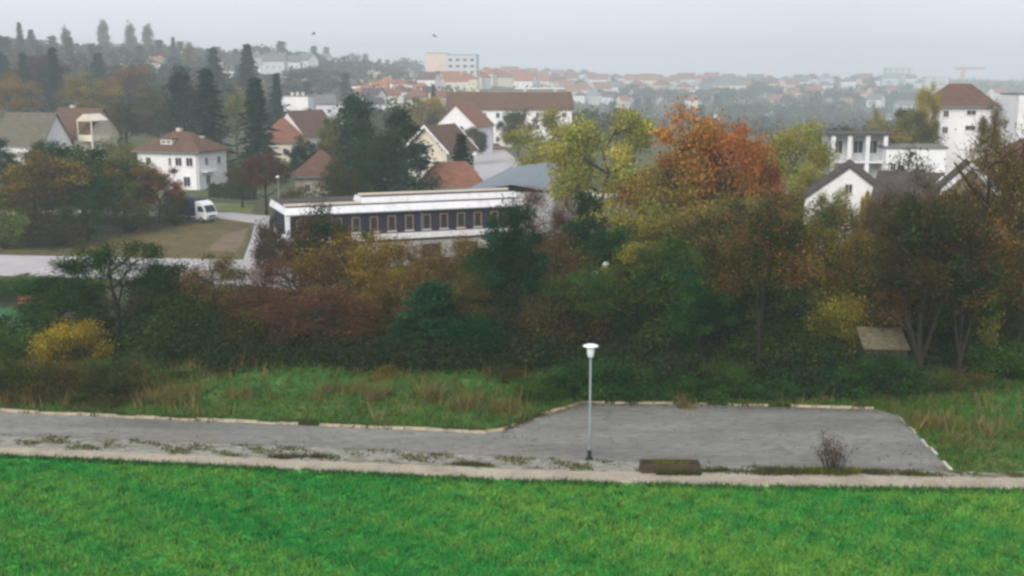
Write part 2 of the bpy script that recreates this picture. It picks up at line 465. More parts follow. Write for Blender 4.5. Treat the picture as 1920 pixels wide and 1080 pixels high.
strip('station_yard', [(-7.5, 188), (-8.5, 215), (-8, 245), (-9.6, 285)], [(10, 188), (6, 215), (1.5, 245), (-2, 285)], 0.03, M_LANE)

# ------------------------------------------------------------------ trees
def skeleton_tips(rng, n, rx, cz, rz, fill=0.45, low=-1.0):
    tips = []
    while len(tips) < n:
        v = Vector((rng.gauss(0, 1), rng.gauss(0, 1), rng.gauss(0, 1))).normalized()
        if v.z < low: continue
        k = (fill + (1 - fill) * rng.random() ** 0.5) * rng.uniform(0.74, 1.16)
        tips.append(Vector((v.x * rx * k, v.y * rx * k, cz + v.z * rz * k)))
    return tips

def leaf_cards(nprng, centres, per, spread, size, tints, flat_bias=0.0, aspect=1.4):
    """rhombic leaf sprays scattered round the branch tips"""
    c = np.repeat(np.array([tuple(p) for p in centres]), per, axis=0)
    n = len(c)
    sp = np.repeat(nprng.uniform(0.65, 1.35, len(centres)), per)[:, None] * spread
    p = c + nprng.normal(0, 1, (n, 3)) * sp * np.array([1, 1, 0.75])
    nv = nprng.normal(0, 1, (n, 3)); nv[:, 2] = np.abs(nv[:, 2]) + flat_bias
    nv /= np.linalg.norm(nv, axis=1)[:, None]
    a = np.cross(nv, nprng.normal(0, 1, (n, 3))); a /= np.linalg.norm(a, axis=1)[:, None] + 1e-9
    b = np.cross(nv, a)
    s = (size * nprng.uniform(0.55, 1.45, n))[:, None]
    V = np.stack([p - a * s * aspect * .5, p + b * s * .5, p + a * s * aspect * .5, p - b * s * .5], 1).reshape(-1, 3)
    q = np.arange(n * 4).reshape(n, 4)
    t = np.clip(np.repeat(np.asarray(tints), per) + nprng.normal(0, 0.16, n), 0, 1)
    tn = np.clip(np.repeat(nprng.uniform(0.55, 1.45, len(centres)), per) * nprng.uniform(0.6, 1.4, n), 0.25, 2.0)
    return V, q, t, tn

PROTO = {}
def proto_tree(key, seed, kind='round', tips=46, per=150, rx=0.36, cz=0.60, rz=0.40, spread=0.062, size=0.021, trunk_h=0.22, twigs=0, lod=False, sprays=0, low=-0.75):
    """unit-height tree: trunk with limbs, crown of leaf sprays (and twigs)"""
    rng = random.Random(seed); nr = np.random.default_rng(seed)
    T = skeleton_tips(rng, tips, rx, cz, rz, low=low)
    if kind == 'cone':
        T = []
        while len(T) < tips:
            zz = 0.10 + 0.88 * rng.random() ** 1.25; a = rng.uniform(0, 6.28); k = rx * (1.02 - zz) ** .75 * rng.uniform(.35, 1.12)
            T.append(Vector((math.cos(a) * k, math.sin(a) * k, zz)))
    tr = MB(); cw = []
    sides = 4 if lod else 6
    r0 = 0.008 if kind == 'shrub' else 0.018 if kind == 'fork' else 0.024
    if kind == 'shrub':
        roots = [Vector((rng.uniform(-.05, .05), rng.uniform(-.05, .05), 0)) for _ in range(7)]
        for t in T:
            b = min(roots, key=lambda p: (p - t).xy.length + rng.random() * .1)
            mid = b.lerp(t, 0.5) + Vector((rng.uniform(-.03, .03), rng.uniform(-.03, .03), .05))
            tr.tube(b, mid, r0, r0 * .6, 4); tr.tube(mid, t, r0 * .6, r0 * .2, 3)
    else:
        p = Vector((0, 0, -0.02)); r = r0 * 1.25; top = cz + rz * 0.55; path = [p.copy()]
        k = 6
        for i in range(k):
            q = Vector((rng.uniform(-.018, .018) * i, rng.uniform(-.018, .018) * i, top * (i + 1) / k))
            r2 = r0 * (1 - 0.8 * (i + 1) / k)
            tr.tube(p, q, r, r2, sides); p, r = q, r2; path.append(q.copy())
        limbs = []
        if kind == 'fork':
            q0 = Vector((.0, .0, .14)); q1 = Vector((.07, .03, .38)); q2 = Vector((.12, .02, .66))
            tr.tube(q0, q1, r0 * .85, r0 * .65, sides); tr.tube(q1, q2, r0 * .65, r0 * .3, sides)
            q3 = Vector((-.08, -.02, .48)); tr.tube(path[1], q3, r0 * .6, r0 * .4, sides); tr.tube(q3, Vector((-.15, 0, .7)), r0 * .4, r0 * .2, sides)
            limbs += [q1, q2, q3]
        for i in range(7):
            a = i * 2.4 + rng.random(); zb = trunk_h + (top - trunk_h) * (i / 7) * .8
            st = min(path, key=lambda v: abs(v.z - zb)).copy()
            up = 0.9 if kind == 'column' else 0.55
            e = st + Vector((math.cos(a) * rx * .62, math.sin(a) * rx * .62, rz * rng.uniform(.3, up)))
            m = st.lerp(e, .5) + Vector((0, 0, -.02))
            tr.tube(st, m, r0 * .5, r0 * .36, sides - 1); tr.tube(m, e, r0 * .36, r0 * .2, sides - 1)
            limbs += [st, m, e]
        joints = limbs + path[2:]
        for t in T:
            b = min(joints, key=lambda v: (v - t).length + max(0, v.z - t.z) * 1.5)
            m = b.lerp(t, .5) + Vector((rng.uniform(-.02, .02), rng.uniform(-.02, .02), .015))
            tr.tube(b, m, r0 * .22, r0 * .14, 3); tr.tube(m, t, r0 * .14, r0 * .06, 3)
    if twigs:
        for t in T:
            for _ in range(twigs):
                d = Vector((rng.gauss(0, 1), rng.gauss(0, 1), rng.gauss(.5, .8))).normalized() * rng.uniform(.05, .13)
                tr.tube(t, t + d, r0 * .10, r0 * .03, 3)
                cw.append(t + d * .8)
    cen = T + cw
    tint = [rng.random() for _ in cen]
    if kind == 'ember': tint = [min(1, max(0, (cz + rz - c_.z) / (2 * rz) * 1.5 - .32 + rng.uniform(-.36, .36))) for c_ in cen]
    V, q, tt, tn = leaf_cards(nr, cen, max(2, per * len(T) // len(cen)), spread, size, tint)
    if sprays:
        W = np.repeat(np.array([tuple(t_) for t_ in T]), sprays, 0); k = len(W)
        dd = nr.normal(0, 1, (k, 3)) * .75 + (W - np.array([0, 0, cz - rz * .6])) * 1.6; dd /= np.linalg.norm(dd, axis=1)[:, None]
        W = W + nr.normal(0, spread * .45, (k, 3)); Ln = nr.uniform(.04, .11, k)[:, None]
        sd_ = np.cross(dd, nr.normal(0, 1, (k, 3))); sd_ /= np.linalg.norm(sd_, axis=1)[:, None]; sd_ *= nr.uniform(.0012, .0028, k)[:, None]
        V2 = np.stack([W - sd_, W + dd * Ln * .5 - sd_ * .7, W + dd * Ln, W + dd * Ln * .5 + sd_ * .7], 1).reshape(-1, 3)
        V = np.concatenate([V, V2]); tt = np.concatenate([tt, np.clip(nr.normal(.3, .25, k), 0, 1)]); tn = np.concatenate([tn, nr.uniform(.45, 1.0, k)])
    keep = V.reshape(-1, 4, 3)[:, :, 2].min(1) > 0.004
    V = V.reshape(-1, 4, 3)[keep].reshape(-1, 3); q = np.arange(len(V)).reshape(-1, 4); tt = tt[keep]; tn = tn[keep]
    c = np_mesh('crown', V, q, LEAF, {'tint': tt, 'tone': tn})
    hw = float(np.percentile(np.abs(V[:, 0]), 96)); ht = float(np.percentile(V[:, 2], 99.6))
    PROTO[key] = (tr.mesh('trunk', BARK), c, hw, ht)

def proto_conifer(key, seed, R0=0.17, base=0.05, rows=21, arm=9, per=13, size=0.024, droop=0.32, power=1.05, ragged=.55):
    rng = random.Random(seed); nr = np.random.default_rng(seed)
    tr = MB(); tr.tube((0, 0, -.02), (0, 0, .5), .016, .010, 6); tr.tube((0, 0, .5), (0, 0, .99), .010, .002, 5)
    C = []; D = []
    for i in range(rows):
        z = base + (0.985 - base) * (i / (rows - 1)) ** 0.92
        rr = (R0 * (1 - (z - base) / (1.0 - base)) ** power + 0.006) * rng.uniform(1 - ragged * .14, 1 + ragged * .12)
        a0 = rng.random() * 6.28
        for j in range(arm):
            a = a0 + j * 6.283 / arm + rng.uniform(-.25, .25); L = rr * rng.uniform(1 - ragged, 1.2)
            tr.tube((0, 0, z), (math.cos(a) * L * .8, math.sin(a) * L * .8, z - L * droop * .6), .003, .001, 3)
            for k in range(per):
                f = (k + rng.random()) / per
                C.append((math.cos(a) * L * f, math.sin(a) * L * f, z - L * droop * f * f + rng.uniform(-.006, .01))); D.append((math.cos(a), math.sin(a)))
    C = np.array(C); D = np.array(D); n = len(C)
    C += nr.normal(0, .009, (n, 3))
    out = np.stack([D[:, 0], D[:, 1], np.full(n, -droop)], 1); side = np.stack([-D[:, 1], D[:, 0], nr.normal(0, .5, n)], 1)
    s = (size * nr.uniform(.6, 1.4, n))[:, None]
    V = np.stack([C - out * s * .5, C + side * s * .6 + np.array([0, 0, -1]) * s * .45, C + out * s * .9 + np.array([0, 0, -1]) * s * .2, C - side * s * .6 + np.array([0, 0, -1]) * s * .45], 1).reshape(-1, 3)
    tt = np.clip(nr.normal(.4, .25, n), 0, 1); tn = nr.uniform(.6, 1.4, n)
    PROTO[key] = (tr.mesh('trunk', BARK), np_mesh('crown', V, np.arange(n * 4).reshape(n, 4), LEAF, {'tint': tt, 'tone': tn}), float(np.percentile(np.abs(V[:, 0]), 98)), 1.0)

for i in range(4): proto_tree(f'leafy{i}', 11 + i, tips=42, per=400, spread=.050, size=0.0140, sprays=24)
for i in range(4): proto_tree(f'wide{i}', 31 + i, tips=50, per=370, rx=0.46, cz=0.56, rz=0.43, spread=.052, size=0.0140, trunk_h=.16, sprays=24)
for i in range(4): proto_tree(f'thin{i}', 51 + i, tips=42, per=250, rx=0.36, spread=0.044, size=0.0100, twigs=2, sprays=60, low=-.45)
for i in range(4): proto_tree(f'bare{i}', 61 + i, tips=76, per=56, rx=0.34, cz=0.57, rz=0.43, spread=0.060, size=0.0085, twigs=3, sprays=80, low=-.6)
for i in range(3): proto_tree(f'tall{i}', 65 + i, tips=44, per=340, rx=0.25, cz=0.58, rz=0.42, spread=0.042, size=0.0120, sprays=30, trunk_h=.2, low=-.6)
for i in range(2): proto_tree(f'ember{i}', 68 + i, 'ember', tips=52, per=350, rx=0.44, cz=0.55, rz=0.45, spread=.050, size=0.0130, trunk_h=.16, sprays=26)
for i in range(3): proto_tree(f'stem{i}', 201 + i, 'fork', tips=46, per=260, rx=0.30, cz=0.70, rz=0.30, spread=.045, size=0.0105, trunk_h=.34, sprays=50, low=-.5)
for i in range(4): proto_tree(f'bush{i}', 71 + i, 'shrub', tips=60, per=170, rx=0.60, cz=0.46, rz=0.52, spread=0.10, size=0.024, sprays=26)
for i in range(3): proto_tree(f'twiggy{i}', 91 + i, 'shrub', tips=44, per=70, rx=0.55, cz=0.50, rz=0.48, spread=0.08, size=0.018, twigs=3, sprays=60)
for i in range(2): proto_tree(f'column{i}', 111 + i, 'column', tips=110, per=60, rx=0.125, cz=0.53, rz=0.47, spread=0.030, size=0.014, trunk_h=.08, sprays=20)
for i in range(3): proto_tree(f'far{i}', 131 + i, tips=30, per=34, rx=0.42, cz=0.56, rz=0.43, spread=0.075, size=0.062, trunk_h=.15, lod=True)
for i in range(3): proto_conifer(f'spruce{i}', 151 + i)
for i in range(2): proto_conifer(f'fatspruce{i}', 161 + i, R0=.30, base=.03, rows=20, arm=10, per=12, size=.036, droop=.22, power=.72, ragged=.55)
for i in range(2): proto_tree(f'pine{i}', 181 + i, 'cone', tips=66, per=260, rx=.34, spread=.045, size=.016, trunk_h=.1)
for i in range(2): proto_conifer(f'farspruce{i}', 171 + i, rows=13, arm=7, per=4, size=.07)

ALLTREES = []
def tree(proto, px, hw, top, y, ca, cb, label=None, name='tree', group=None, cat='tree', parts=True, z0=None, rs=None):
    """a tree whose foot stands on the terrain at distance y, as high and broad as seen"""
    rs = rs or random.Random(int(px * 7 + y * 13 + top))
    if y >= 500: y *= deep(px)
    p = stand(px, y)
    if z0 is not None: p.z = z0
    trunk, crown, chw, cht = PROTO[proto]
    H = (z_of(top, y) - p.z) / cht
    s = pxm(hw, y) / chw * (1.22 if proto.startswith('spruce') else 1.0)
    H = max(H, 0.4)
    e = empty(name, p, rs.uniform(0, 6.28), (s, s, H))
    if label: tag(e, label, cat, group)
    o = link('trunk', trunk, e)
    c = link('crown', crown, e); c.color = (*ca, 1); c['leaf_b'] = [*cb, 1.0]
    ALLTREES.append(e)
    return e

DG, DG2 = (0.008, 0.046, 0.016), (0.050, 0.115, 0.020)          # dark greens
OL, OL2 = (0.050, 0.078, 0.015), (0.225, 0.185, 0.026)          # olives
BR, BR2 = (0.088, 0.045, 0.022), (0.200, 0.098, 0.032)          # browns
MR = (0.130, 0.056, 0.042)                                      # maroon
YL, YL2 = (0.42, 0.30, 0.025), (0.20, 0.17, 0.03)               # yellow
YG, YG2 = (0.22, 0.26, 0.042), (0.37, 0.32, 0.055)               # yellow green
OR, OR2 = (0.36, 0.125, 0.028), (0.20, 0.165, 0.036)              # orange
BG, BG2 = (0.022, 0.050, 0.036), (0.048, 0.075, 0.045)          # blue green conifers

BELT = 'trees and bushes of the belt behind the road'
belt = [
 # left part of the belt
 ('thin0', 225, 100, 448, 67, DG, OL, 'dark olive tree in front of the pale lane, left of the twisted brown one'),
 ('thin2', 405, 72, 478, 69, OL, BR2, 'twisted brown green tree with a rounded top against the pale lane'),
 ('bush0', 30, 95, 518, 95, OL, DG2, 'low olive thicket at the left edge above the red bench'),
 ('bush1', 135, 62, 602, 63.5, YL, OL2, 'bright yellow shrub glowing among dark bushes'),
 ('bush2', 20, 70, 622, 64, OL, DG2, 'dark green bush left of the bright yellow shrub'),
 ('bush3', 330, 85, 555, 64.5, (0.008, 0.034, 0.014), OL, 'dark bush filling the gap under the twisted brown tree'),
 ('twiggy0', 95, 110, 690, 59.5, BR, OL2, 'brown twiggy thicket at the roadside below the yellow shrub'),
 ('twiggy1', 240, 80, 690, 60.5, BR2, BR, 'brown withered scrub right of the roadside thicket'),
 ('bare1', 560, 105, 466, 72, MR, BR2, 'maroon brown tree standing below the white left end of the long building'),
 ('thin1', 655, 82, 440, 73, (0.24, 0.17, 0.028), BR, 'ochre topped brown tree leaning beside the maroon one'),
 ('bare0', 590, 110, 540, 66, MR, BR2, 'broad reddish brown tangle at the foot of the maroon tree'),
 ('bush0', 470, 75, 580, 66, BR, OL, 'brown bush left of the reddish tangle'),
 ('leafy0', 615, 66, 386, 88, DG, BR, 'dark tree hiding the left windows of the long building'),
 ('bush1', 507, 27, 410, 103, (0.03, 0.028, 0.026), BR, 'narrow dark shrub at the white corner of the long building'),
 ('bare3', 800, 80, 450, 80, BR2, (0.21, 0.15, 0.035), 'brown tree with yellow flecks below the white sill band'),
 ('bare0', 880, 70, 440, 82, BR2, OL2, 'thin brown tree under the right windows of the long building'),
 ('bush2', 735, 70, 520, 70, OL2, BR, 'olive and ochre bush left of the dark pines by the road'),
 ('pine0', 815, 58, 532, 63.5, (0.010, 0.042, 0.024), (0.022, 0.075, 0.028), 'small dark pine standing in front of the brown belt'),
 ('pine1', 760, 45, 590, 63, (0.012, 0.050, 0.024), DG2, 'lower pine left of the small dark pine'),
 ('bush1', 880, 60, 585, 63, (0.012, 0.060, 0.020), DG, 'glossy green bush right of the small dark pine'),
 ('tall0', 968, 55, 386, 67, (0.014, 0.046, 0.022), (0.026, 0.056, 0.024), 'tall narrow dark green tree left of the street lamp'),
 ('tall1', 925, 48, 466, 68, DG, OL, 'dark green tree hugging the tall narrow one on its left'),
 ('bare2', 1005, 62, 352, 90, MR, (0.10, 0.05, 0.035), 'bare maroon tree in front of the grey sheet roof'),
 ('tall2', 1095, 48, 362, 82, DG, (0.02, 0.035, 0.02), 'dark slender tree between the maroon and the yellow green trees'),
 ('bush0', 1045, 70, 520, 66, OL, BR, 'brown green bush behind the street lamp head'),
 # centre and right
 ('tall0', 1135, 55, 428, 74, DG, DG2, 'dark green tree above and right of the street lamp'),
 ('leafy2', 1245, 86, 385, 86, (0.15, 0.17, 0.035), OL2, 'yellow green tree at the foot of the orange tree'),
 ('leafy3', 1345, 85, 370, 82, OR2, (0.075, 0.085, 0.024), 'ochre tree below the right half of the orange tree'),
 ('bush2', 1235, 90, 520, 68, DG, OL, 'dark bush below the yellow green tree'),
 ('thin1', 1432, 112, 366, 74, (0.020, 0.055, 0.018), BR2, 'broad dark green tree in the middle of the belt, right of the orange one'),
 ('tall2', 1345, 80, 465, 66, DG, DG2, 'lower dark green tree rising behind the parking lot'),
 ('thin3', 1530, 80, 398, 71, OL, OL2, 'dark tree in front of the white gabled house'),
 ('bush1', 1568, 58, 552, 63, (0.40, 0.31, 0.035), (0.12, 0.15, 0.028), 'yellow flecked shrub left of the tan roofed shed'),
 ('bush3', 1480, 90, 600, 63, OL, DG2, 'green bush with olive tips left of the yellow flecked shrub'),
 ('bare1', 1735, 100, 340, 64, BR, DG2, 'brown crowned tree towering over the shed and the forked tree'),
 ('thin0', 1660, 90, 442, 68, DG, OL2, 'dark crowned tree spreading above the tan roofed shed'),
 ('bare3', 1838, 98, 232, 64, BR, OL2, 'tallest brown tree at the right, rising past the white gable'),
 ('bare1', 1872, 105, 318, 67, BR2, (0.14, 0.07, 0.03), 'rusty brown tree near the right edge'),
 ('bush0', 1885, 60, 540, 66, (0.16, 0.09, 0.04), OL, 'rusty bush by the salmon wall at the right edge'),
 ('bush2', 1890, 80, 640, 60, DG2, OL, 'green bush at the right edge above the grass slope'),
 ('twiggy2', 1790, 65, 700, 57, BR2, OL, 'brown bramble at the top corner of the parking lot'),
 ('tall1', 1592, 60, 466, 76, DG, BR2, 'dark tree behind the yellow flecked shrub'),
 ('tall2', 1190, 60, 462, 70, DG, OL2, 'dark leafy tree between the lamp and the yellow green tree'),

 ('stem0', 1420, 88, 395, 57.6, (0.016, 0.050, 0.018), BR2, 'dark tree on a forked stem right behind the parking lot'),
 ('stem1', 1722, 95, 378, 57.4, (0.026, 0.050, 0.018), BR, 'dark forked tree standing right of the shed at the slope'),
 ('stem2', 1796, 78, 400, 58.6, DG, BR2, 'dark straight stemmed tree left of the tallest brown tree'),
 ('bare1', 1690, 74, 325, 76, BR, (0.10, 0.06, 0.03), 'bare brown tree veiling the big dark barn roof'),
 ('bare2', 1628, 50, 372, 80, BR, OL2, 'bare thin tree between the white gable and the dark barn roof'),
 ('thin0', 1556, 38, 352, 98, YG, OL2, 'sparse yellow green tree covering the lower left of the white gable'),
 ('tall1', 1613, 11, 360, 99, (0.40, 0.30, 0.04), YG2, 'narrow golden sapling at the right foot of the white gable'),
 ('tall0', 300, 62, 492, 70, DG, BR, 'brown bare tree between the dark olive and the twisted tree'),
 ('tall1', 125, 70, 520, 71, DG, OL, 'dark thin tree above the bright yellow shrub'),
 ('bare1', 480, 70, 530, 68, BR2, MR, 'bare brown tree right of the twisted one'),
 ('tall0', 715, 55, 470, 71, OL2, BR2, 'upright olive and brown tree above the lower pine'),
 ('bare3', 760, 75, 500, 68, BR2, OL2, 'bare brown tree standing right behind the small dark pine'),
 ('thin2', 870, 60, 520, 67, OL, BR2, 'thin olive tree right behind the glossy green bush'),
 ('bare0', 1040, 66, 440, 72, MR, OL2, 'bare reddish tree right of the tall narrow dark tree'),
 ('thin1', 1085, 55, 500, 65, OL, DG2, 'thin olive tree directly behind the street lamp'),
 ('tall1', 1265, 60, 455, 69, OL, DG2, 'upright olive tree left of the lower dark green tree'),
 ('bare2', 1385, 70, 440, 67, OL, BR2, 'bare olive brown tree with a dark stem behind the parking lot'),
 ('thin0', 1465, 70, 470, 65, DG, OL2, 'thin dark tree left of the yellow flecked shrub, reaching over it'),
 ('tall0', 1310, 52, 520, 62.5, DG, DG2, 'slender dark green tree nearest the back kerb of the parking lot'),
 ('bare3', 1570, 70, 430, 69, BR2, OL2, 'bare brown tree before the wall of the white gabled house'),
 ('bare0', 1770, 84, 350, 66, BR, OL2, 'bare brown tree between the forked tree and the tallest tree'),
 ('tall2', 1810, 60, 430, 60.5, DG, OL2, 'dark upright tree at the top of the right slope'),
 ('thin2', 1905, 70, 430, 62, OL, BR2, 'olive tree cut by the right edge above the green bush'),
 ('tall1', 1690, 60, 480, 62, DG, BR2, 'dark upright tree right above the shed roof'),
]
for k, (pr, px, hw, top, y, ca, cb, lb) in enumerate(belt):
    sh = pr[:4] in ('bush', 'twig')
    tree(pr, px, hw, top, y, ca, cb, lb, 'pine_tree' if 'pine' in pr else 'shrub' if sh else 'deciduous_tree', BELT, 'shrub' if sh else 'tree')

# low bushes at the back of the parking lot
ru = random.Random(8)
UNDER = 'low bushes along the back edge of the parking lot'
lowb = [(1010, 700, 'left of the lamp post'), (1075, 690, 'just left of the lamp post'), (1150, 690, 'just right of the lamp post'), (1215, 705, 'second right of the lamp post'),
        (1290, 700, 'below the lower dark green tree'), (1365, 690, 'in the middle of the parking lot edge'), (1440, 695, 'below the broad dark green tree'), (1515, 700, 'below the yellow flecked shrub'),
        (1590, 690, 'left of the shed front'), (1656, 668, 'under the tan roofed shed'), (1735, 690, 'at the foot of the forked tree'), (1830, 715, 'at the top of the right slope')]
for i, (px, top, where) in enumerate(lowb):
    ca, cb = ((0.010, 0.050, 0.018), DG2) if i % 5 else (OL, DG2)
    tree(f'bush{i % 4}', px, ru.uniform(46, 62), top + ru.uniform(-14, 4), ru.uniform(55.6, 56.6) if px < 1720 else 57, ca, cb, f'low green bush {where}', 'shrub', UNDER, 'shrub')
lowl = [(12, 676, (0.085,0.05,0.02), DG2, 'brown roadside bush at the left edge below the yellow shrub'), (62, 690, DG, (0.10,0.075,0.02), 'brown roadside bush second from the left edge'), (112, 680, OL, BR, 'olive brown roadside bush right below the yellow shrub'), (165, 688, BR, OL, 'rusty roadside bush just right of the yellow shrub'), (215, 678, DG, (0.10,0.075,0.02), 'tall brown roadside bush above the left half of the road'), (262, 708, (0.085,0.05,0.02), DG2, 'low rusty roadside bush where the grass bank begins'),
        (38, 726, OL, (0.15,0.10,0.03), 'lowest brown weed bush on the kerb at the left edge'), (92, 730, OL, BR, 'low ochre weed bush on the kerb below the yellow shrub'), (150, 728, (0.085,0.05,0.02), DG2, 'low brown weed bush on the kerb right of the ochre one'), (205, 734, OL, BR, 'small olive weed bush on the kerb before the grass bank'),
        (330, 705, BR, OL, 'brown weedy bush on the bank, leftmost'), (480, 700, DG2, OL, 'green bush on the grass bank below the brown bush'), (560, 690, BR, DG2, 'brown green bush on the bank under the reddish tangle'),
        (650, 700, OL2, DG2, 'olive bush on the bank left of the small pines'), (720, 685, OL2, (.16, .12, .03), 'ochre tinged bush on the bank beside the lower pine'), (850, 690, DG, DG2, 'dark bush at the foot of the small dark pine'), (940, 685, OL, BR, 'brown bush on the bank nearest the kerb bend')]
for i, (px, top, ca, cb, lb) in enumerate(lowl):
    tree(f'bush{(i + 1) % 4}', px, ru.uniform(38, 56), top, (54.9 if top > 720 else 56.3 if px < 280 else 59.2) + ru.uniform(-.3, .9), ca, cb, lb, 'shrub', 'bushes on the grass bank', 'shrub')

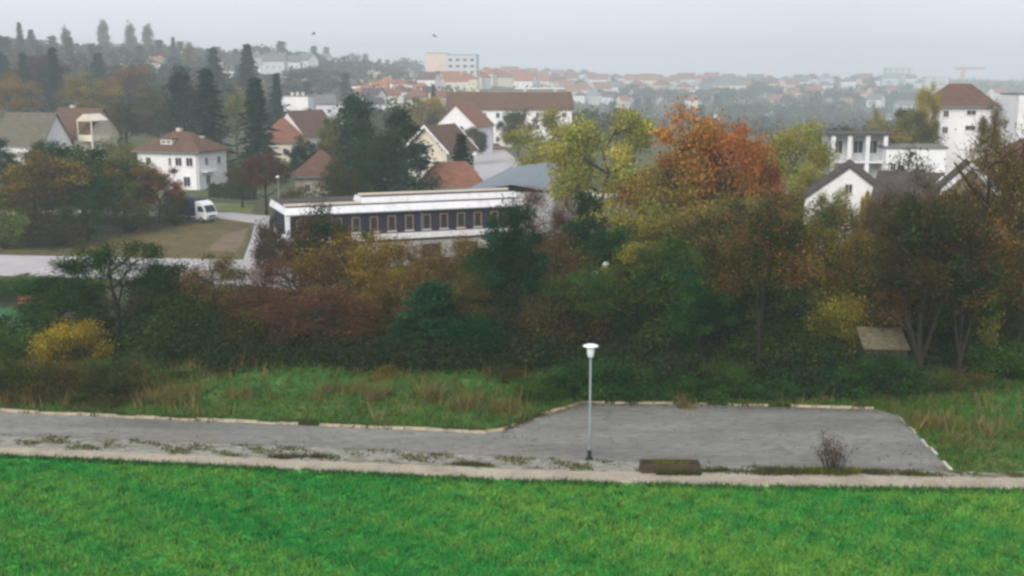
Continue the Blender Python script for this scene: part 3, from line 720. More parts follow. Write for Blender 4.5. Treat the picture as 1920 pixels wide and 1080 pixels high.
MID = 'trees standing between the houses'
mid = [
 # left garden thicket
 ('leafy0', 70, 75, 285, 132, OL2, BR, 'broad brown green tree at the left edge of the autumn thicket'),
 ('leafy1', 160, 80, 275, 138, OL, DG, 'green olive tree in the middle of the autumn thicket'),
 ('wide1', 60, 70, 350, 125, OL, BR, 'lower olive tree in front of the left thicket'),
 ('wide2', 165, 60, 355, 126, DG, OL, 'dark lower tree in the middle of the thicket'),
 ('leafy2', 235, 60, 300, 140, DG2, BR2, 'dark tree left of the rust red one'),
 ('leafy3', 300, 42, 318, 141, (0.30, 0.085, 0.028), BR, 'rust red tree in front of the white house'),
 ('bush0', 245, 50, 365, 133, BR, OL, 'brown bush at the foot of the rust red tree'),
 ('bush1', 330, 26, 362, 139, DG, BR, 'dark bush behind the parked truck'),
 ('bush2', 10, 40, 395, 120, DG, YG, 'dark bush at the left edge beside the field'),
 ('bush3', 110, 60, 400, 122, DG, BR, 'dark bush along the upper edge of the field'),
 ('thin1', 500, 42, 285, 150, BR, MR, 'brown bare tree left of the pyramid roofed house'),
 ('thin2', 455, 35, 310, 158, BR, OL, 'brown bare tree right of the white house'),
 ('bush2', 560, 36, 350, 140, BR, OL, 'brown bush before the wall of the pyramid roofed house'),
 ('thin3', 640, 42, 300, 140, BR, OL, 'thin brown tree right of the pyramid roofed house'),
 ('leafy1', -8, 40, 262, 165, DG, BG, 'dark tree at the left edge below the mossy roofed house'),
 ('leafy3', 82, 34, 264, 172, DG, OL, 'dark tree covering the front of the mossy roofed house'),
 ('bush1', 225, 34, 258, 190, OL, OL2, 'olive bush right of the balconied house'),
 # spruces
 ('spruce0', 485, 33, 148, 195, BG, BG2, 'tall dark spruce standing left of the red roofed houses'),
 ('spruce1', 395, 33, 130, 205, (0.028, 0.034, 0.030), BG2, 'tall grey green spruce right behind the white house'),
 ('pine1', 345, 40, 128, 225, (0.025, 0.045, 0.030), BG2, 'broad pine left of the tall grey green spruce'),
 ('spruce2', 522, 16, 138, 280, BG, BG2, 'slim spruce left of the white box building'),
 ('spruce0', 468, 21, 84, 380, BG, BG2, 'tall blue green spruce on the skyline above the white house'),
 ('spruce1', 405, 18, 90, 390, BG, BG2, 'blue green spruce left of the skyline spruce'),
 ('pine0', 672, 46, 182, 150, BG, BG2, 'dark pine at the left of the dense evergreen pair'),
 ('pine1', 750, 66, 203, 148, (0.018, 0.048, 0.034), BG2, 'broad dark pine at the right of the dense evergreen pair'),
 ('leafy2', 700, 40, 250, 146, DG, BG2, 'dark evergreen filling the foot of the pine pair'),
 ('spruce2', 866, 25, 252, 155, (0.010, 0.030, 0.020), BG, 'small dark spruce before the orange brown roofed house'),
 ('leafy0', 566, 26, 256, 178, (0.030, 0.032, 0.030), DG, 'round dark tree between the pyramid roof and the red roofs'),
 ('leafy1', 625, 26, 218, 200, YG, OL, 'yellow green tree left of the dark pine'),
 ('leafy2', 640, 34, 240, 190, OL2, DG, 'olive tree behind the dark pine'),
 ('leafy3', 885, 26, 238, 235, (0.05, 0.065, 0.045), BR, 'grey green tree in front of the big white apartment house'),
 # yellow and autumn trees on the slope
 ('wide0', 172, 50, 142, 300, (0.26, 0.17, 0.03), (0.16, 0.13, 0.035), 'golden round tree above the balconied house'),
 ('wide3', 245, 44, 124, 320, (0.14, 0.09, 0.04), BR2, 'russet round tree right of the golden one'),
 ('wide2', 22, 50, 138, 290, (0.24, 0.15, 0.035), BR2, 'golden brown tree at the left edge above the mossy roof'),
 ('thin0', 445, 26, 172, 240, (0.22, 0.16, 0.06), YG, 'pale yellow thin tree between two spruces'),
 ('spruce2', 105, 20, 90, 330, (0.022, 0.030, 0.030), BG, 'dark spruce spire behind the golden brown tree'),
 ('spruce1', 50, 16, 100, 330, BG, BG2, 'dark spruce left of the spruce spire'),
 ('leafy3', 90, 40, 105, 345, (0.045, 0.042, 0.035), BR, 'dusky wide tree between the two dark spruces'),
 ('spruce0', 188, 20, 100, 400, (0.035, 0.042, 0.034), BR, 'brown green conifer above the golden round tree'),
 ('fatspruce1', 5, 30, 98, 370, DG, BG, 'dark conifer cut by the left edge'),
 ('leafy0', 280, 34, 165, 280, (0.10, 0.07, 0.04), OL, 'brown tree above the hip roofed white house'),
 ('leafy2', 300, 30, 195, 250, (0.08, 0.07, 0.05), BR, 'dull brown tree beside the roof of the white house'),
 ('leafy1', 240, 36, 195, 240, BR, (0.07, 0.06, 0.045), 'brown tree between the balconied and the white house'),
 ('leafy3', 800, 42, 182, 300, (0.28, 0.21, 0.05), (0.20, 0.16, 0.05), 'ochre yellow tree left of the white apartment house'),
 ('leafy0', 605, 55, 124, 520, (0.17, 0.15, 0.06), (0.10, 0.12, 0.06), 'wide yellow green tree on the slope above the white box building'),
 ('spruce1', 813, 7, 158, 420, BG, BG2, 'tiny dark spruce above the ochre yellow tree'),
 # big autumn trees
 ('wide1', 1040, 84, 206, 176, YG, (0.40, 0.33, 0.05), 'big pale yellow tree behind the grey sheet roof'),
 ('wide3', 1128, 96, 210, 118, (0.17, 0.21, 0.042), YG2, 'big yellow green tree between the pale yellow and the orange tree'),
 ('ember0', 1288, 122, 210, 95, (0.34, 0.15, 0.028), (0.135, 0.16, 0.034), 'big fiery orange tree, the brightest of all'),
 ('ember1', 1362, 88, 238, 92, (0.35, 0.120, 0.030), (0.17, 0.14, 0.03), 'red orange tree leaning from the right side of the big one'),
 ('leafy1', 1424, 46, 305, 90, (0.30, 0.10, 0.028), (0.16, 0.10, 0.03), 'rusty tree trailing off to the right below the fiery orange one'),
 ('leafy2', 972, 30, 205, 245, (0.09, 0.10, 0.05), BR, 'grey brown tree before the right half of the apartment block'),
 ('leafy3', 1230, 55, 300, 97, (0.20, 0.16, 0.035), OR2, 'ochre tree at the left shoulder of the fiery orange tree'),
 ('thin1', 1485, 62, 226, 124, YG, (0.34, 0.26, 0.05), 'thin yellow green tree left of the white gabled house'),
 ('leafy0', 1528, 40, 296, 119, (0.26, 0.20, 0.04), YG, 'olive yellow tree touching the white gable'),
 ('leafy1', 1706, 44, 205, 192, (0.045, 0.060, 0.032), OL2, 'dark tree standing left of the hip roofed white villa'),
 ('ember1', 1728, 26, 158, 196, (0.36, 0.28, 0.04), (0.07, 0.085, 0.035), 'yellow topped tree beside the hip roofed white villa'),
 ('thin2', 1850, 30, 195, 180, (0.16, 0.13, 0.045), BR, 'olive brown tree before the right wall of the villa'),
 ('thin3', 1640, 16, 198, 240, (0.38, 0.26, 0.05), YG, 'small golden tree behind the low flat roofed building'),
 ('bush1', 1700, 50, 285, 110, OL, (0.06, 0.06, 0.05), 'grey green bush behind the dark house roof'),
 ('thin0', 1900, 40, 262, 100, BR, (0.06, 0.05, 0.045), 'dusky brown tree at the right edge behind the rusty one'),
]
for pr, px, hw, top, y, ca, cb, lb in mid:
    sh = pr[:4] == 'bush'
    tree(pr, px, hw, top, y, ca, cb, lb, 'spruce' if 'spruce' in pr else 'pine_tree' if 'pine' in pr else 'shrub' if sh else 'deciduous_tree', MID, 'shrub' if sh else 'tree')
# a clipped hedge along the garden of the white house
def hedge():
    nr = np.random.default_rng(3)
    a, b = stand(395, 172), stand(478, 168)
    e = empty('hedge', (a + b) / 2, math.atan2(b.y - a.y, b.x - a.x))
    L = (b - a).length
    tag(e, 'clipped dark hedge running beside the garden of the white house', 'hedge')
    C = np.stack([nr.uniform(-L / 2, L / 2, 500), nr.uniform(-.6, .6, 500), nr.uniform(.1, 2.0, 500)], 1)
    V, q, t, tn = leaf_cards(nr, C, 6, .14, .22, nr.random(500))
    o = link('foliage', np_mesh('foliage', V, q, LEAF, {'tint': t, 'tone': tn}), e); o.color = (*DG, 1); o['leaf_b'] = [*DG2, 1.0]
    MB().box((-L / 2, -.35, 0), (L / 2, .35, 1.7)).build('stems', BARK, e)
hedge()

# ------------------------------------------------------------------ far trees in hazy clusters
ORD = ['leftmost', 'second from left', 'third from left', 'fourth from left', 'fifth from left', 'sixth from left', 'seventh from left', 'eighth from left', 'ninth from left', 'tenth from left', 'eleventh from left', 'twelfth from left']
rf = random.Random(77)
FARC = [((0.05, 0.085, 0.045), (0.09, 0.09, 0.045)), ((0.09, 0.07, 0.045), (0.12, 0.10, 0.05)), ((0.035, 0.06, 0.040), (0.06, 0.08, 0.045)), ((0.14, 0.11, 0.045), (0.10, 0.09, 0.05)), ((0.05, 0.07, 0.055), (0.08, 0.075, 0.06))]
def cluster(phrase, x0, x1, y0, y1, n, h0, h1_, kinds=('far',), rough=0.6):
    kk = deep((x0 + x1) / 2)
    if y0 >= 430: y0, y1, h0, h1_ = y0 * kk, y1 * kk, h0 * (kk * .8 + .2), h1_ * (kk * .8 + .2)
    xs = sorted(x0 + (x1 - x0) * (i + rf.uniform(.5 - rough / 2, .5 + rough / 2)) / n for i in range(n))
    for i, px in enumerate(xs):
        y = rf.uniform(y0, y1); kd = rf.choice(kinds)
        pr = kd + str(rf.randrange(len([k for k in PROTO if k.startswith(kd) and k[len(kd):].isdigit()])))
        p = stand(px, y); H = rf.uniform(h0, h1_) * (1.25 if 'spruce' in kd else 1)
        tr_, cr_, chw, cht = PROTO[pr]
        w = H * (rf.uniform(.50, .80) if kd == 'far' else rf.uniform(.27, .36) if 'spruce' in kd else rf.uniform(.10, .14))
        e = empty('spruce' if 'spruce' in kd else 'poplar' if kd == 'column' else 'deciduous_tree', p, rf.uniform(0, 6.28), (w / chw, w / chw, H / cht))
        tag(e, f'{ORD[i]} of the {phrase}', 'tree', phrase)
        ca, cb = rf.choice(FARC) if 'spruce' not in kd else (BG, BG2)
        link('trunk', tr_, e); c = link('crown', cr_, e); c.color = (*ca, 1); c['leaf_b'] = [*cb, 1.0]
for i, (px, top) in enumerate(((197, 38), (248, 40), (280, 45))):
    tree(f'column{i % 2}', px, 9.5, top, 820, (0.13, 0.11, 0.06), (0.10, 0.10, 0.06), f'{ORD[i]} of the three tall poplars on the left skyline', 'poplar', 'three poplars on the skyline')
tree('column0', 357, 11, 80, 560, (0.20, 0.17, 0.05), YG, 'yellowish poplar standing before the left ridge', 'poplar', None)
tree('column1', 127, 8, 48, 760, (0.07, 0.08, 0.05), FARC[0][1], 'faint poplar on the skyline left of the three tall ones', 'poplar', None)
tree('spruce1', 41, 9, 42, 620, BG, BG2, 'pointed spruce highest on the left skyline', 'spruce', None)
tree('spruce0', 62, 13, 56, 640, BG, BG2, 'darker spruce just right of the pointed skyline spruce', 'spruce', None)
tree('spruce2', 327, 9, 70, 700, BG, BG2, 'single spruce on the skyline right of the poplars', 'spruce', None)
cluster('hazy trees on the far left ridge', -10, 150, 720, 800, 12, 9, 13, ('far', 'far', 'far', 'far', 'far', 'farspruce'))
cluster('hazy trees on the ridge below the three poplars', 150, 310, 760, 860, 12, 9, 13, ('far', 'far', 'far', 'far', 'far', 'farspruce'))
cluster('hazy trees on the ridge right of the three poplars', 310, 460, 780, 900, 12, 9, 13, ('far', 'far', 'far', 'far', 'far', 'farspruce'))
cluster('blue hazy trees on the ridge above the pale villas', 450, 600, 820, 960, 11, 10, 16, ('far', 'far', 'farspruce'))
cluster('hazy trees on the ridge left of the pink block', 600, 780, 880, 1000, 9, 8, 15, ('far', 'farspruce'))
cluster('slope trees just under the left ridge', -10, 200, 560, 660, 11, 9, 13, ('far', 'far', 'farspruce'))
cluster('slope trees halfway below the three poplars', 200, 400, 600, 720, 11, 9, 13, ('far', 'far', 'farspruce'))
cluster('slope trees above the golden round tree', 0, 220, 420, 520, 10, 8, 12, ('far', 'far', 'farspruce'))
cluster('slope trees behind the russet tree', 220, 460, 430, 540, 11, 8, 12, ('far', 'far', 'farspruce'))
cluster('slope trees behind the white box building', 430, 660, 440, 560, 9, 6, 9, ('far', 'far', 'farspruce'))
cluster('slope trees among the pale villas', 480, 760, 640, 780, 12, 8, 12)
cluster('trees behind the red roofed houses', 520, 800, 300, 400, 8, 4.5, 6.5)
cluster('lower slope trees behind the tall spruces', 200, 480, 300, 400, 11, 7, 11)
cluster('hazy trees left of the flat roofed beige building', 690, 880, 760, 900, 7, 6, 9)
cluster('hazy trees behind the flat roofed beige building', 880, 1100, 850, 1050, 8, 6, 9)
cluster('blue hazy trees just above the yellow green trees', 1000, 1200, 360, 520, 9, 7, 10)
cluster('blue hazy trees behind the orange tree', 1180, 1420, 450, 620, 12, 7, 10)
cluster('blue hazy trees above the thin yellow green tree', 1400, 1600, 450, 620, 10, 7, 10)
cluster('hazy trees midway behind the orange tree', 1120, 1400, 480, 620, 12, 7, 10, ('far', 'far', 'farspruce'))
cluster('hazy trees midway left of the villa', 1400, 1700, 480, 640, 12, 7, 10, ('far', 'far', 'farspruce'))
cluster('pale trees among the far houses behind the orange tree', 1100, 1400, 1000, 1350, 12, 7, 10)
cluster('pale trees among the far houses left of the villa', 1400, 1720, 1050, 1500, 12, 7, 11)
cluster('valley trees in the haze behind the orange tree top', 1140, 1420, 560, 760, 12, 9, 13, ('far', 'far', 'farspruce'))
cluster('valley trees in the haze above the thin yellow green tree', 1400, 1580, 560, 760, 10, 9, 13)
cluster('valley trees in the haze behind the pillared wing', 1560, 1740, 520, 700, 9, 8, 12)
cluster('pale treetops between the valley houses behind the orange tree', 1120, 1420, 800, 960, 12, 9, 14)
cluster('pale treetops between the valley houses left of the villa', 1410, 1720, 800, 960, 12, 9, 14)
cluster('blue hazy trees near the low flat roofed building', 1560, 1740, 230, 320, 8, 5, 8)
cluster('pale trees right of the villa', 1850, 2000, 300, 500, 6, 6, 9)

def far_wood():
    nr = np.random.default_rng(9)
    N = 2300
    px = nr.uniform(960, 1960, N); y = 500 + 1800 * nr.random(N) ** 1.6
    X = (px - 960) / FPX * y
    C = np.stack([X, y, hgt(X, y) + nr.uniform(1.0, 5.0, N)], 1)
    V, q, t, tn = leaf_cards(nr, C, 18, 2.2, 1.6, nr.random(N))
    o = link('far_woodland', np_mesh('far_woodland', V, q, LEAF, {'tint': t, 'tone': tn})); o.color = (0.045, 0.075, 0.05, 1); o['leaf_b'] = [0.085, 0.08, 0.05, 1.0]
    tag(o, 'blue green far woodland melting into the haze between houses', 'woodland', kind='stuff')
far_wood()
def slope_wood():
    nr = np.random.default_rng(19)
    N = 1500
    px = np.concatenate([nr.uniform(-60, 560, 1100), nr.uniform(560, 900, 400)]); y = nr.uniform(300, 1350, N)
    X = (px - 960) / FPX * y
    C = np.stack([X, y, hgt(X, y) + nr.uniform(0.6, 3.6, N)], 1)
    V, q, t, tn = leaf_cards(nr, C, 18, 1.5, 1.3, nr.random(N))
    o = link('slope_woodland', np_mesh('slope_woodland', V, q, LEAF, {'tint': t, 'tone': tn})); o.color = (0.05, 0.065, 0.038, 1); o['leaf_b'] = [0.10, 0.08, 0.045, 1.0]
    tag(o, 'mixed brown and green scrub covering the left hillside', 'woodland', kind='stuff')
slope_wood()

# ------------------------------------------------------------------ grass, weeds, undergrowth
def grow(name, n, pts_fn, h0, h1_, w, ca, cb, seed, lean=0.35, label='', blades=3, spread=.06, cat='grass', tintfn=None, relief=None):
    nr = np.random.default_rng(seed)
    P = pts_fn(nr, n); n = len(P)
    P = np.repeat(P, blades, 0) + nr.normal(0, spread, (n * blades, 2)); m = len(P)
    z = hgt(P[:, 0], P[:, 1]) + 0.012 + (0 if relief is None else relief(P))
    H = nr.uniform(h0, h1_, m) * np.repeat(nr.uniform(.6, 1.4, n), blades)
    a = nr.uniform(0, 6.28, m); d = np.stack([np.cos(a), np.sin(a)], 1) * (w * nr.uniform(.6, 1.4, m))[:, None]
    L = nr.normal(0, lean, (m, 2)) * H[:, None]
    V = np.stack([np.c_[P - d, z], np.c_[P + d, z], np.c_[P + L, z + H]], 1).reshape(-1, 3)
    t = np.clip(np.repeat(nr.random(n), blades) + nr.normal(0, .12, m), 0, 1) if tintfn is None else np.clip(tintfn(P) + nr.normal(0, .18, m), 0, 1)
    tn = np.repeat(nr.uniform(.75, 1.25, n), blades) * nr.uniform(.75, 1.25, m)
    o = link(name, np_mesh(name, V, np.arange(m * 3).reshape(m, 3), LEAF, {'tint': t, 'tone': tn}, tris=True))
    o.color = (*ca, 1); o['leaf_b'] = [*cb, 1.0]
    tag(o, label, cat, kind='stuff')

def between(A, B, pad=0.02):
    A = np.array(A); B = np.array(B)
    def rs(P, t):
        d = np.r_[0, np.cumsum(np.hypot(*np.diff(P, axis=0).T))]; t = t * d[-1]
        return np.stack([np.interp(t, d, P[:, 0]), np.interp(t, d, P[:, 1])], 1)
    def fn(nr, n):
        t = nr.random(n); k = nr.uniform(pad, 1 - pad, n)[:, None]
        return rs(A, t) * (1 - k) + rs(B, t) * k
    return fn
def patchy(fn, scale, thr, seed):
    def g(nr, n):
        P = fn(nr, n)
        v = np.sin(P[:, 0] * scale + seed) * np.sin(P[:, 1] * scale * 1.7 + seed * 2) + .6 * np.sin(P[:, 0] * scale * 2.3 + P[:, 1] * scale * 3.1)
        return P[v + nr.normal(0, .35, len(P)) > thr]
    return g
def besides_lot(fn):
    def g(nr, n):
        P = fn(nr, n)
        return P[((P[:, 0] < 1.5) | (P[:, 0] > 18.5)) | (nr.random(len(P)) < .18)]
    return g
def wavy(P):
    x, y = P[:, 0], P[:, 1]
    return .42 + .26 * np.sin(x * .31 + 1.3 * np.sin(y * .5)) + .12 * np.sin(x * .75 + y * 1.1) + .18 * np.sin(x * 1.7 + y * 2.3) + .16 * np.sin(x * 3.9 - y * 3.1) + .012 * x
meadow_pts = between([flat(-80, 856), flat(480, 879), flat(960, 902), flat(1440, 914), flat(2000, 920)], [(-19, 31), (-8, 31), (0, 31), (8, 31), (19, 31)])
grow('meadow_grass', 70000, meadow_pts, .06, .17, .026, (0.034, 0.265, 0.052), (0.185, 0.360, 0.062), 21, .6, 'short bright green grass of the foreground meadow', tintfn=wavy)
grow('meadow_tufts', 1500, meadow_pts, .10, .22, .03, (0.010, 0.11, 0.022), (0.04, 0.19, 0.034), 28, .5, 'darker thick tufts dotted over the meadow', 9, .10)
grow('pale_tufts', 350, patchy(meadow_pts, .5, .3, 4), .06, .15, .03, (0.22, 0.25, 0.06), (0.30, 0.22, 0.08), 29, .7, 'yellowed grass patches in the meadow', 8, .16)
edge_pts = between(PATH_S, [(x, y - .55) for x, y in PATH_S], 0)
grow('edge_grass', 6500, patchy(edge_pts, 1.2, -.9, 2), .07, .20, .022, (0.012, 0.085, 0.018), (0.06, 0.13, 0.026), 27, .6, 'longer grass, darkened as if shaded, along the near edge of the footpath', 3)  # shade beside the path is put into the darker green of these blades
bank_pts = between(BANK_S[1:-1], BANK_N[1:-1])
grow('bank_grass', 16000, bank_pts, .10, .34, .03, (0.026, 0.130, 0.024), (0.16, 0.16, 0.036), 22, .5, 'rough green grass on the bank beyond the road', relief=mound)
grow('dry_weeds', 1200, besides_lot(patchy(bank_pts, .35, .25, 3)), .35, 1.0, .03, (0.27, 0.19, 0.085), (0.14, 0.10, 0.04), 23, .3, 'dry straw coloured weeds standing on the bank', 5, .12, 'weeds', relief=mound)
verge_pts = between(VERGE_N, PATH_N, .06)
grow('verge_weeds', 6500, patchy(verge_pts, 1.5, .35, 1), .03, .13, .03, (0.055, 0.095, 0.026), (0.17, 0.145, 0.06), 24, .6, 'patchy weeds in the gravel verge beside the footpath', 4, .10, 'weeds')
kerb_pts = between(ROAD_N[1:] + LOT_N[1:6], [(x, y + .35) for x, y in ROAD_N[1:] + LOT_N[1:6]], 0)
grow('kerb_weeds', 2200, patchy(kerb_pts, .8, -.1, 5), .10, .30, .03, (0.03, 0.09, 0.02), (0.12, 0.11, 0.04), 25, .5, 'grass tufts leaning over the kerbstones', 4, .08, 'weeds')
def undergrowth():
    nr = np.random.default_rng(31)
    fn = between([(-36, 66), (-8, 63.5), (4, 60), (22, 59.2), (36, 60)], [(-44, 90), (-8, 90), (4, 90), (22, 90), (44, 90)], 0)
    P = fn(nr, 5200)
    P = P[~((P[:, 0] < -30) & (P[:, 1] > 76.5))]
    P = np.concatenate([P, np.c_[nr.uniform(3.2, 20, 1300), 55.35 + 4.5 * nr.random(1300)], np.c_[nr.uniform(-10, 3, 500), 59.5 + 4 * nr.random(500)], np.c_[nr.uniform(-17, -2, 700), 58.6 + 4.5 * nr.random(700) ** .7]])
    C = np.c_[P, hgt(P[:, 0], P[:, 1]) + nr.uniform(.1, 1.2, len(P))]
    V, q, t, tn = leaf_cards(nr, C, 22, .30, .125, nr.random(len(P)))
    V[:, 2] = np.maximum(V[:, 2], hgt(V[:, 0], V[:, 1]) + .03)
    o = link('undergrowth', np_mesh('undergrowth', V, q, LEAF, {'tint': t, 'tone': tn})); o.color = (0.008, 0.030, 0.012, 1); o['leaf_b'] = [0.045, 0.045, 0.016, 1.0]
    tag(o, 'dark tangled undergrowth on the floor of the tree belt', 'undergrowth', kind='stuff')
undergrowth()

# ------------------------------------------------------------------ buildings
def add_window(parent, cx, cz, w, h, side, off, fm=M_TRIM, depth=.06, bars=True, shutter=None):
    """a framed window standing proud of a wall; side is the wall it sits on, off that wall's plane"""
    def box(mb, u0, u1, z0, z1, d0, d1):
        if side == 'front': mb.box((u0, off - d1, z0), (u1, off - d0, z1))
        elif side == 'back': mb.box((u0, off + d0, z0), (u1, off + d1, z1))
        elif side == 'right': mb.box((off + d0, u0, z0), (off + d1, u1, z1))
        else: mb.box((off - d1, u0, z0), (off - d0, u1, z1))
    f = MB(); t = min(.08, w * .10)
    x0, x1, z0, z1 = cx - w/2, cx + w/2, cz - h/2, cz + h/2
    box(f, x0, x0 + t, z0, z1, 0.003, depth); box(f, x1 - t, x1, z0, z1, 0.003, depth)
    box(f, x0 + t, x1 - t, z0, z0 + t, 0.003, depth); box(f, x0 + t, x1 - t, z1 - t, z1, 0.003, depth)
    if bars: box(f, cx - t * .3, cx + t * .3, z0 + t, z1 - t, 0.012, depth - .01)
    fo = f.build('window', fm, parent)
    if shutter is None and parent.get('group') is None:
        sl_ = MB(); box(sl_, x0 - .08, x1 + .08, z0 - .09, z0 - .003, .003, depth + .08); sl_.build('sill', M_GREYW, fo)
    p = MB(); box(p, x0 + t, x1 - t, z0 + t, z1 - t, .002, .010); p.build('pane', M_GLASS, fo)
    if shutter:
        for s in (-1, 1):
            m = MB(); c = cx + s * (w * .5 + w * .24); box(m, c - w * .22, c + w * .22, z0, z1, .003, .05); m.build('shutter', shutter, parent)
    return fo

def house(name, label, pos, rz, L, W, H, RH, wall=M_WHITE, roofm=M_RBROWN, kind='gable', over=.45, hip=None, wins=(), chim=(), sink=3.0, group=None, trim=None, cat='house', fm=M_TRIM, shutter=None):
    """L along the ridge (x), W across (y), wall height H, roof height RH above the eaves"""
    e = empty(name, pos, rz)
    tag(e, label, cat, group)
    hx, hy = L / 2, W / 2
    w = MB(); w.box((-hx, -hy, -sink), (hx, hy, H))
    if kind == 'gable':
        for s in (-1, 1):
            x = s * hx
            a, b, c = (x, -hy, H), (x, hy, H), (x, 0, H + RH * .985)
            xi = s * (hx - .3)
            w.hexa([a, b, c], [(xi, -hy, H), (xi, hy, H), (xi, 0, H + RH * .985)])
    w.build('wall', wall, e)
    r = MB(); o = over; t = .18; sl = RH / hy
    if kind == 'gable':
        for s in (-1, 1):
            y0, z0 = s * (hy + o), H - o * sl
            r.hexa([(-hx - o, y0, z0), (hx + o, y0, z0), (hx + o, 0, H + RH), (-hx - o, 0, H + RH)],
                   [(-hx - o, y0, z0 + t), (hx + o, y0, z0 + t), (hx + o, 0, H + RH + t), (-hx - o, 0, H + RH + t)])
    elif kind == 'hip':
        k = hy if hip is None else hip
        rx = max(hx - k, .05)
        b = [(-hx - o, -hy - o, H), (hx + o, -hy - o, H), (hx + o, hy + o, H), (-hx - o, hy + o, H)]
        bt = [(x, y, H + t) for x, y, z in b]
        r.hexa(b, bt)
        n = len(r.v)
        r.v += [(-rx, 0, H + RH), (rx, 0, H + RH)]
        q = n - 4
        for f in ((q, q + 1, n + 1, n), (q + 1, q + 2, n + 1), (q + 2, q + 3, n, n + 1), (q + 3, q, n)): r.f.append(f); r.m.append(0)
    else:
        r.box((-hx - o, -hy - o, H), (hx + o, hy + o, H + max(RH, .25)))
    ro = r.build('roof', roofm, e)
    if trim and kind == 'gable':                          # bargeboards on the gables
        for s in (-1, 1):
            for sy in (-1, 1):
                m = MB(); x0, x1 = s * (hx + o + .01), s * (hx + o + .09)
                y0, z0 = sy * (hy + o), H - o * sl
                m.hexa([(x0, y0, z0 - .12), (x1, y0, z0 - .12), (x1, 0, H + RH - .12), (x0, 0, H + RH - .12)],
                       [(x0, y0, z0 + t + .16), (x1, y0, z0 + t + .16), (x1, 0, H + RH + t + .16), (x0, 0, H + RH + t + .16)])
                m.build('bargeboard', trim, e)
    if group is None and kind in ('gable', 'hip') and L < 20:
        zz = H - (over * sl if kind == 'gable' else 0)
        MB().box((-hx - over, -hy - over - .14, zz - .06), (hx + over, -hy - over - .012, zz + .08)).build('gutter', M_STEEL, ro)
        MB().tube((hx - .25, -hy - .09, -1), (hx - .25, -hy - .09, zz), .06, .06, 6).build('downpipe', M_STEEL, e)
    for cx, cy, ch in chim:
        c = MB(); zb = H + RH * max(0, 1 - abs(cy) / (hy + o)) - .6
        c.box((cx - .35, cy - .35, zb), (cx + .35, cy + .35, H + RH + ch)); c.box((cx - .43, cy - .43, H + RH + ch), (cx + .43, cy + .43, H + RH + ch + .12))
        c.build('chimney', M_CREAM, ro)
    for wn_ in wins:
        side, u, z, ww, wh = wn_[:5]
        off = {'front': -hy, 'back': hy, 'right': hx, 'left': -hx}[side]
        add_window(e, u, z, ww, wh, side, off, fm, shutter=wn_[5] if len(wn_) > 5 else shutter)
    return e

def grid_wins(side, us, zs, w, h): return [(side, u, z, w, h) for u in us for z in zs]

# the white hip roofed house on the left
pA = stand(345, 188)
hA = house('villa', 'white two storey house with a brown hip roof above the rust red tree', pA, R(-18), 11.2, 8.2, 5.9, 3.1, M_WHITE, M_ROCHRE, 'hip', .7,
      wins=[('front', -3.6, 4.4, 1.0, 1.3), ('front', .4, 4.4, .55, 1.3), ('front', 2.0, 4.4, 1.3, 1.4), ('front', 4.0, 4.4, 1.3, 1.4), ('front', 3.4, 1.3, 1.3, 1.6), ('front', -1.0, 1.3, 1.2, 1.5), ('right', -1.8, 4.4, 1.0, 1.3), ('right', -1.6, 1.4, 1.4, 1.5), ('right', 1.8, 4.4, 1.0, 1.3)],
      chim=[(-.6, .4, .35), (3.0, 1.2, -.9)])
d = MB(); d.box((-1.7, -3.3, 7.0), (.4, -1.2, 7.9)); dm = d.build('dormer', M_CREAM, hA)
MB().box((-1.9, -3.5, 7.9), (.6, -1.0, 8.05)).build('dormer_roof', M_ROCHRE, dm)
add_window(hA, -1.15, 7.45, .75, .6, 'front', -3.3, M_TRIM); add_window(hA, -.2, 7.45, .75, .6, 'front', -3.3, M_TRIM)
b = MB(); b.box((5.6, -3.4, 2.75), (6.7, -.2, 2.9))
for k in range(9): b.box((6.62, -3.35 + k * .39, 2.9), (6.67, -3.30 + k * .39, 3.75))
b.box((6.6, -3.4, 3.75), (6.69, -.2, 3.82)); b.build('balcony', M_TRIM, hA)

# mossy long roof and the balconied house at the far left
house('farmhouse', 'low house with a long mossy grey roof and a steep white gable', stand(66, 216), R(-20), 11.0, 7.5, 4.3, 5.3, M_WHITE, M_RMOSS, 'gable', .4,
      wins=[('right', -1.5, 1.4, .9, 1.2), ('right', 1.4, 1.4, .9, 1.2), ('right', 0, 4.2, .8, 1.0), ('front', -2.5, 1.3, 1.0, 1.2), ('front', 1.5, 1.3, 1.0, 1.2)])
hB = house('balconied_house', 'brown roofed house with a cream gabled balcony on its side', stand(158, 226), R(-24), 10.5, 8.5, 5.2, 4.6, M_CREAM, M_RBROWN, 'gable', .6,
      wins=[('front', -2.5, 2.6, 1.0, 1.3), ('front', .2, 2.6, 1.0, 1.3), ('front', 2.8, 2.6, 1.0, 1.3), ('right', -1.8, 2.5, 1.0, 1.3), ('right', 1.8, 2.5, 1.0, 1.3)], chim=[(-2.5, .5, .5)])
g = MB(); g.hexa([(4.0, -5.4, 7.6), (7.6, -5.4, 7.6), (7.6, -1.0, 7.6), (4.0, -1.0, 7.6)], [(4.0, -5.4, 7.75), (7.6, -5.4, 7.75), (7.6, -1.0, 7.75), (4.0, -1.0, 7.75)])
g.hexa([(3.9, -5.5, 7.76), (7.7, -5.5, 7.76), (5.8, -5.5, 9.0)], [(3.9, -1.0, 7.76), (7.7, -1.0, 7.76), (5.8, -1.0, 9.0)]); g.build('balcony_gable', M_CREAM, hB)
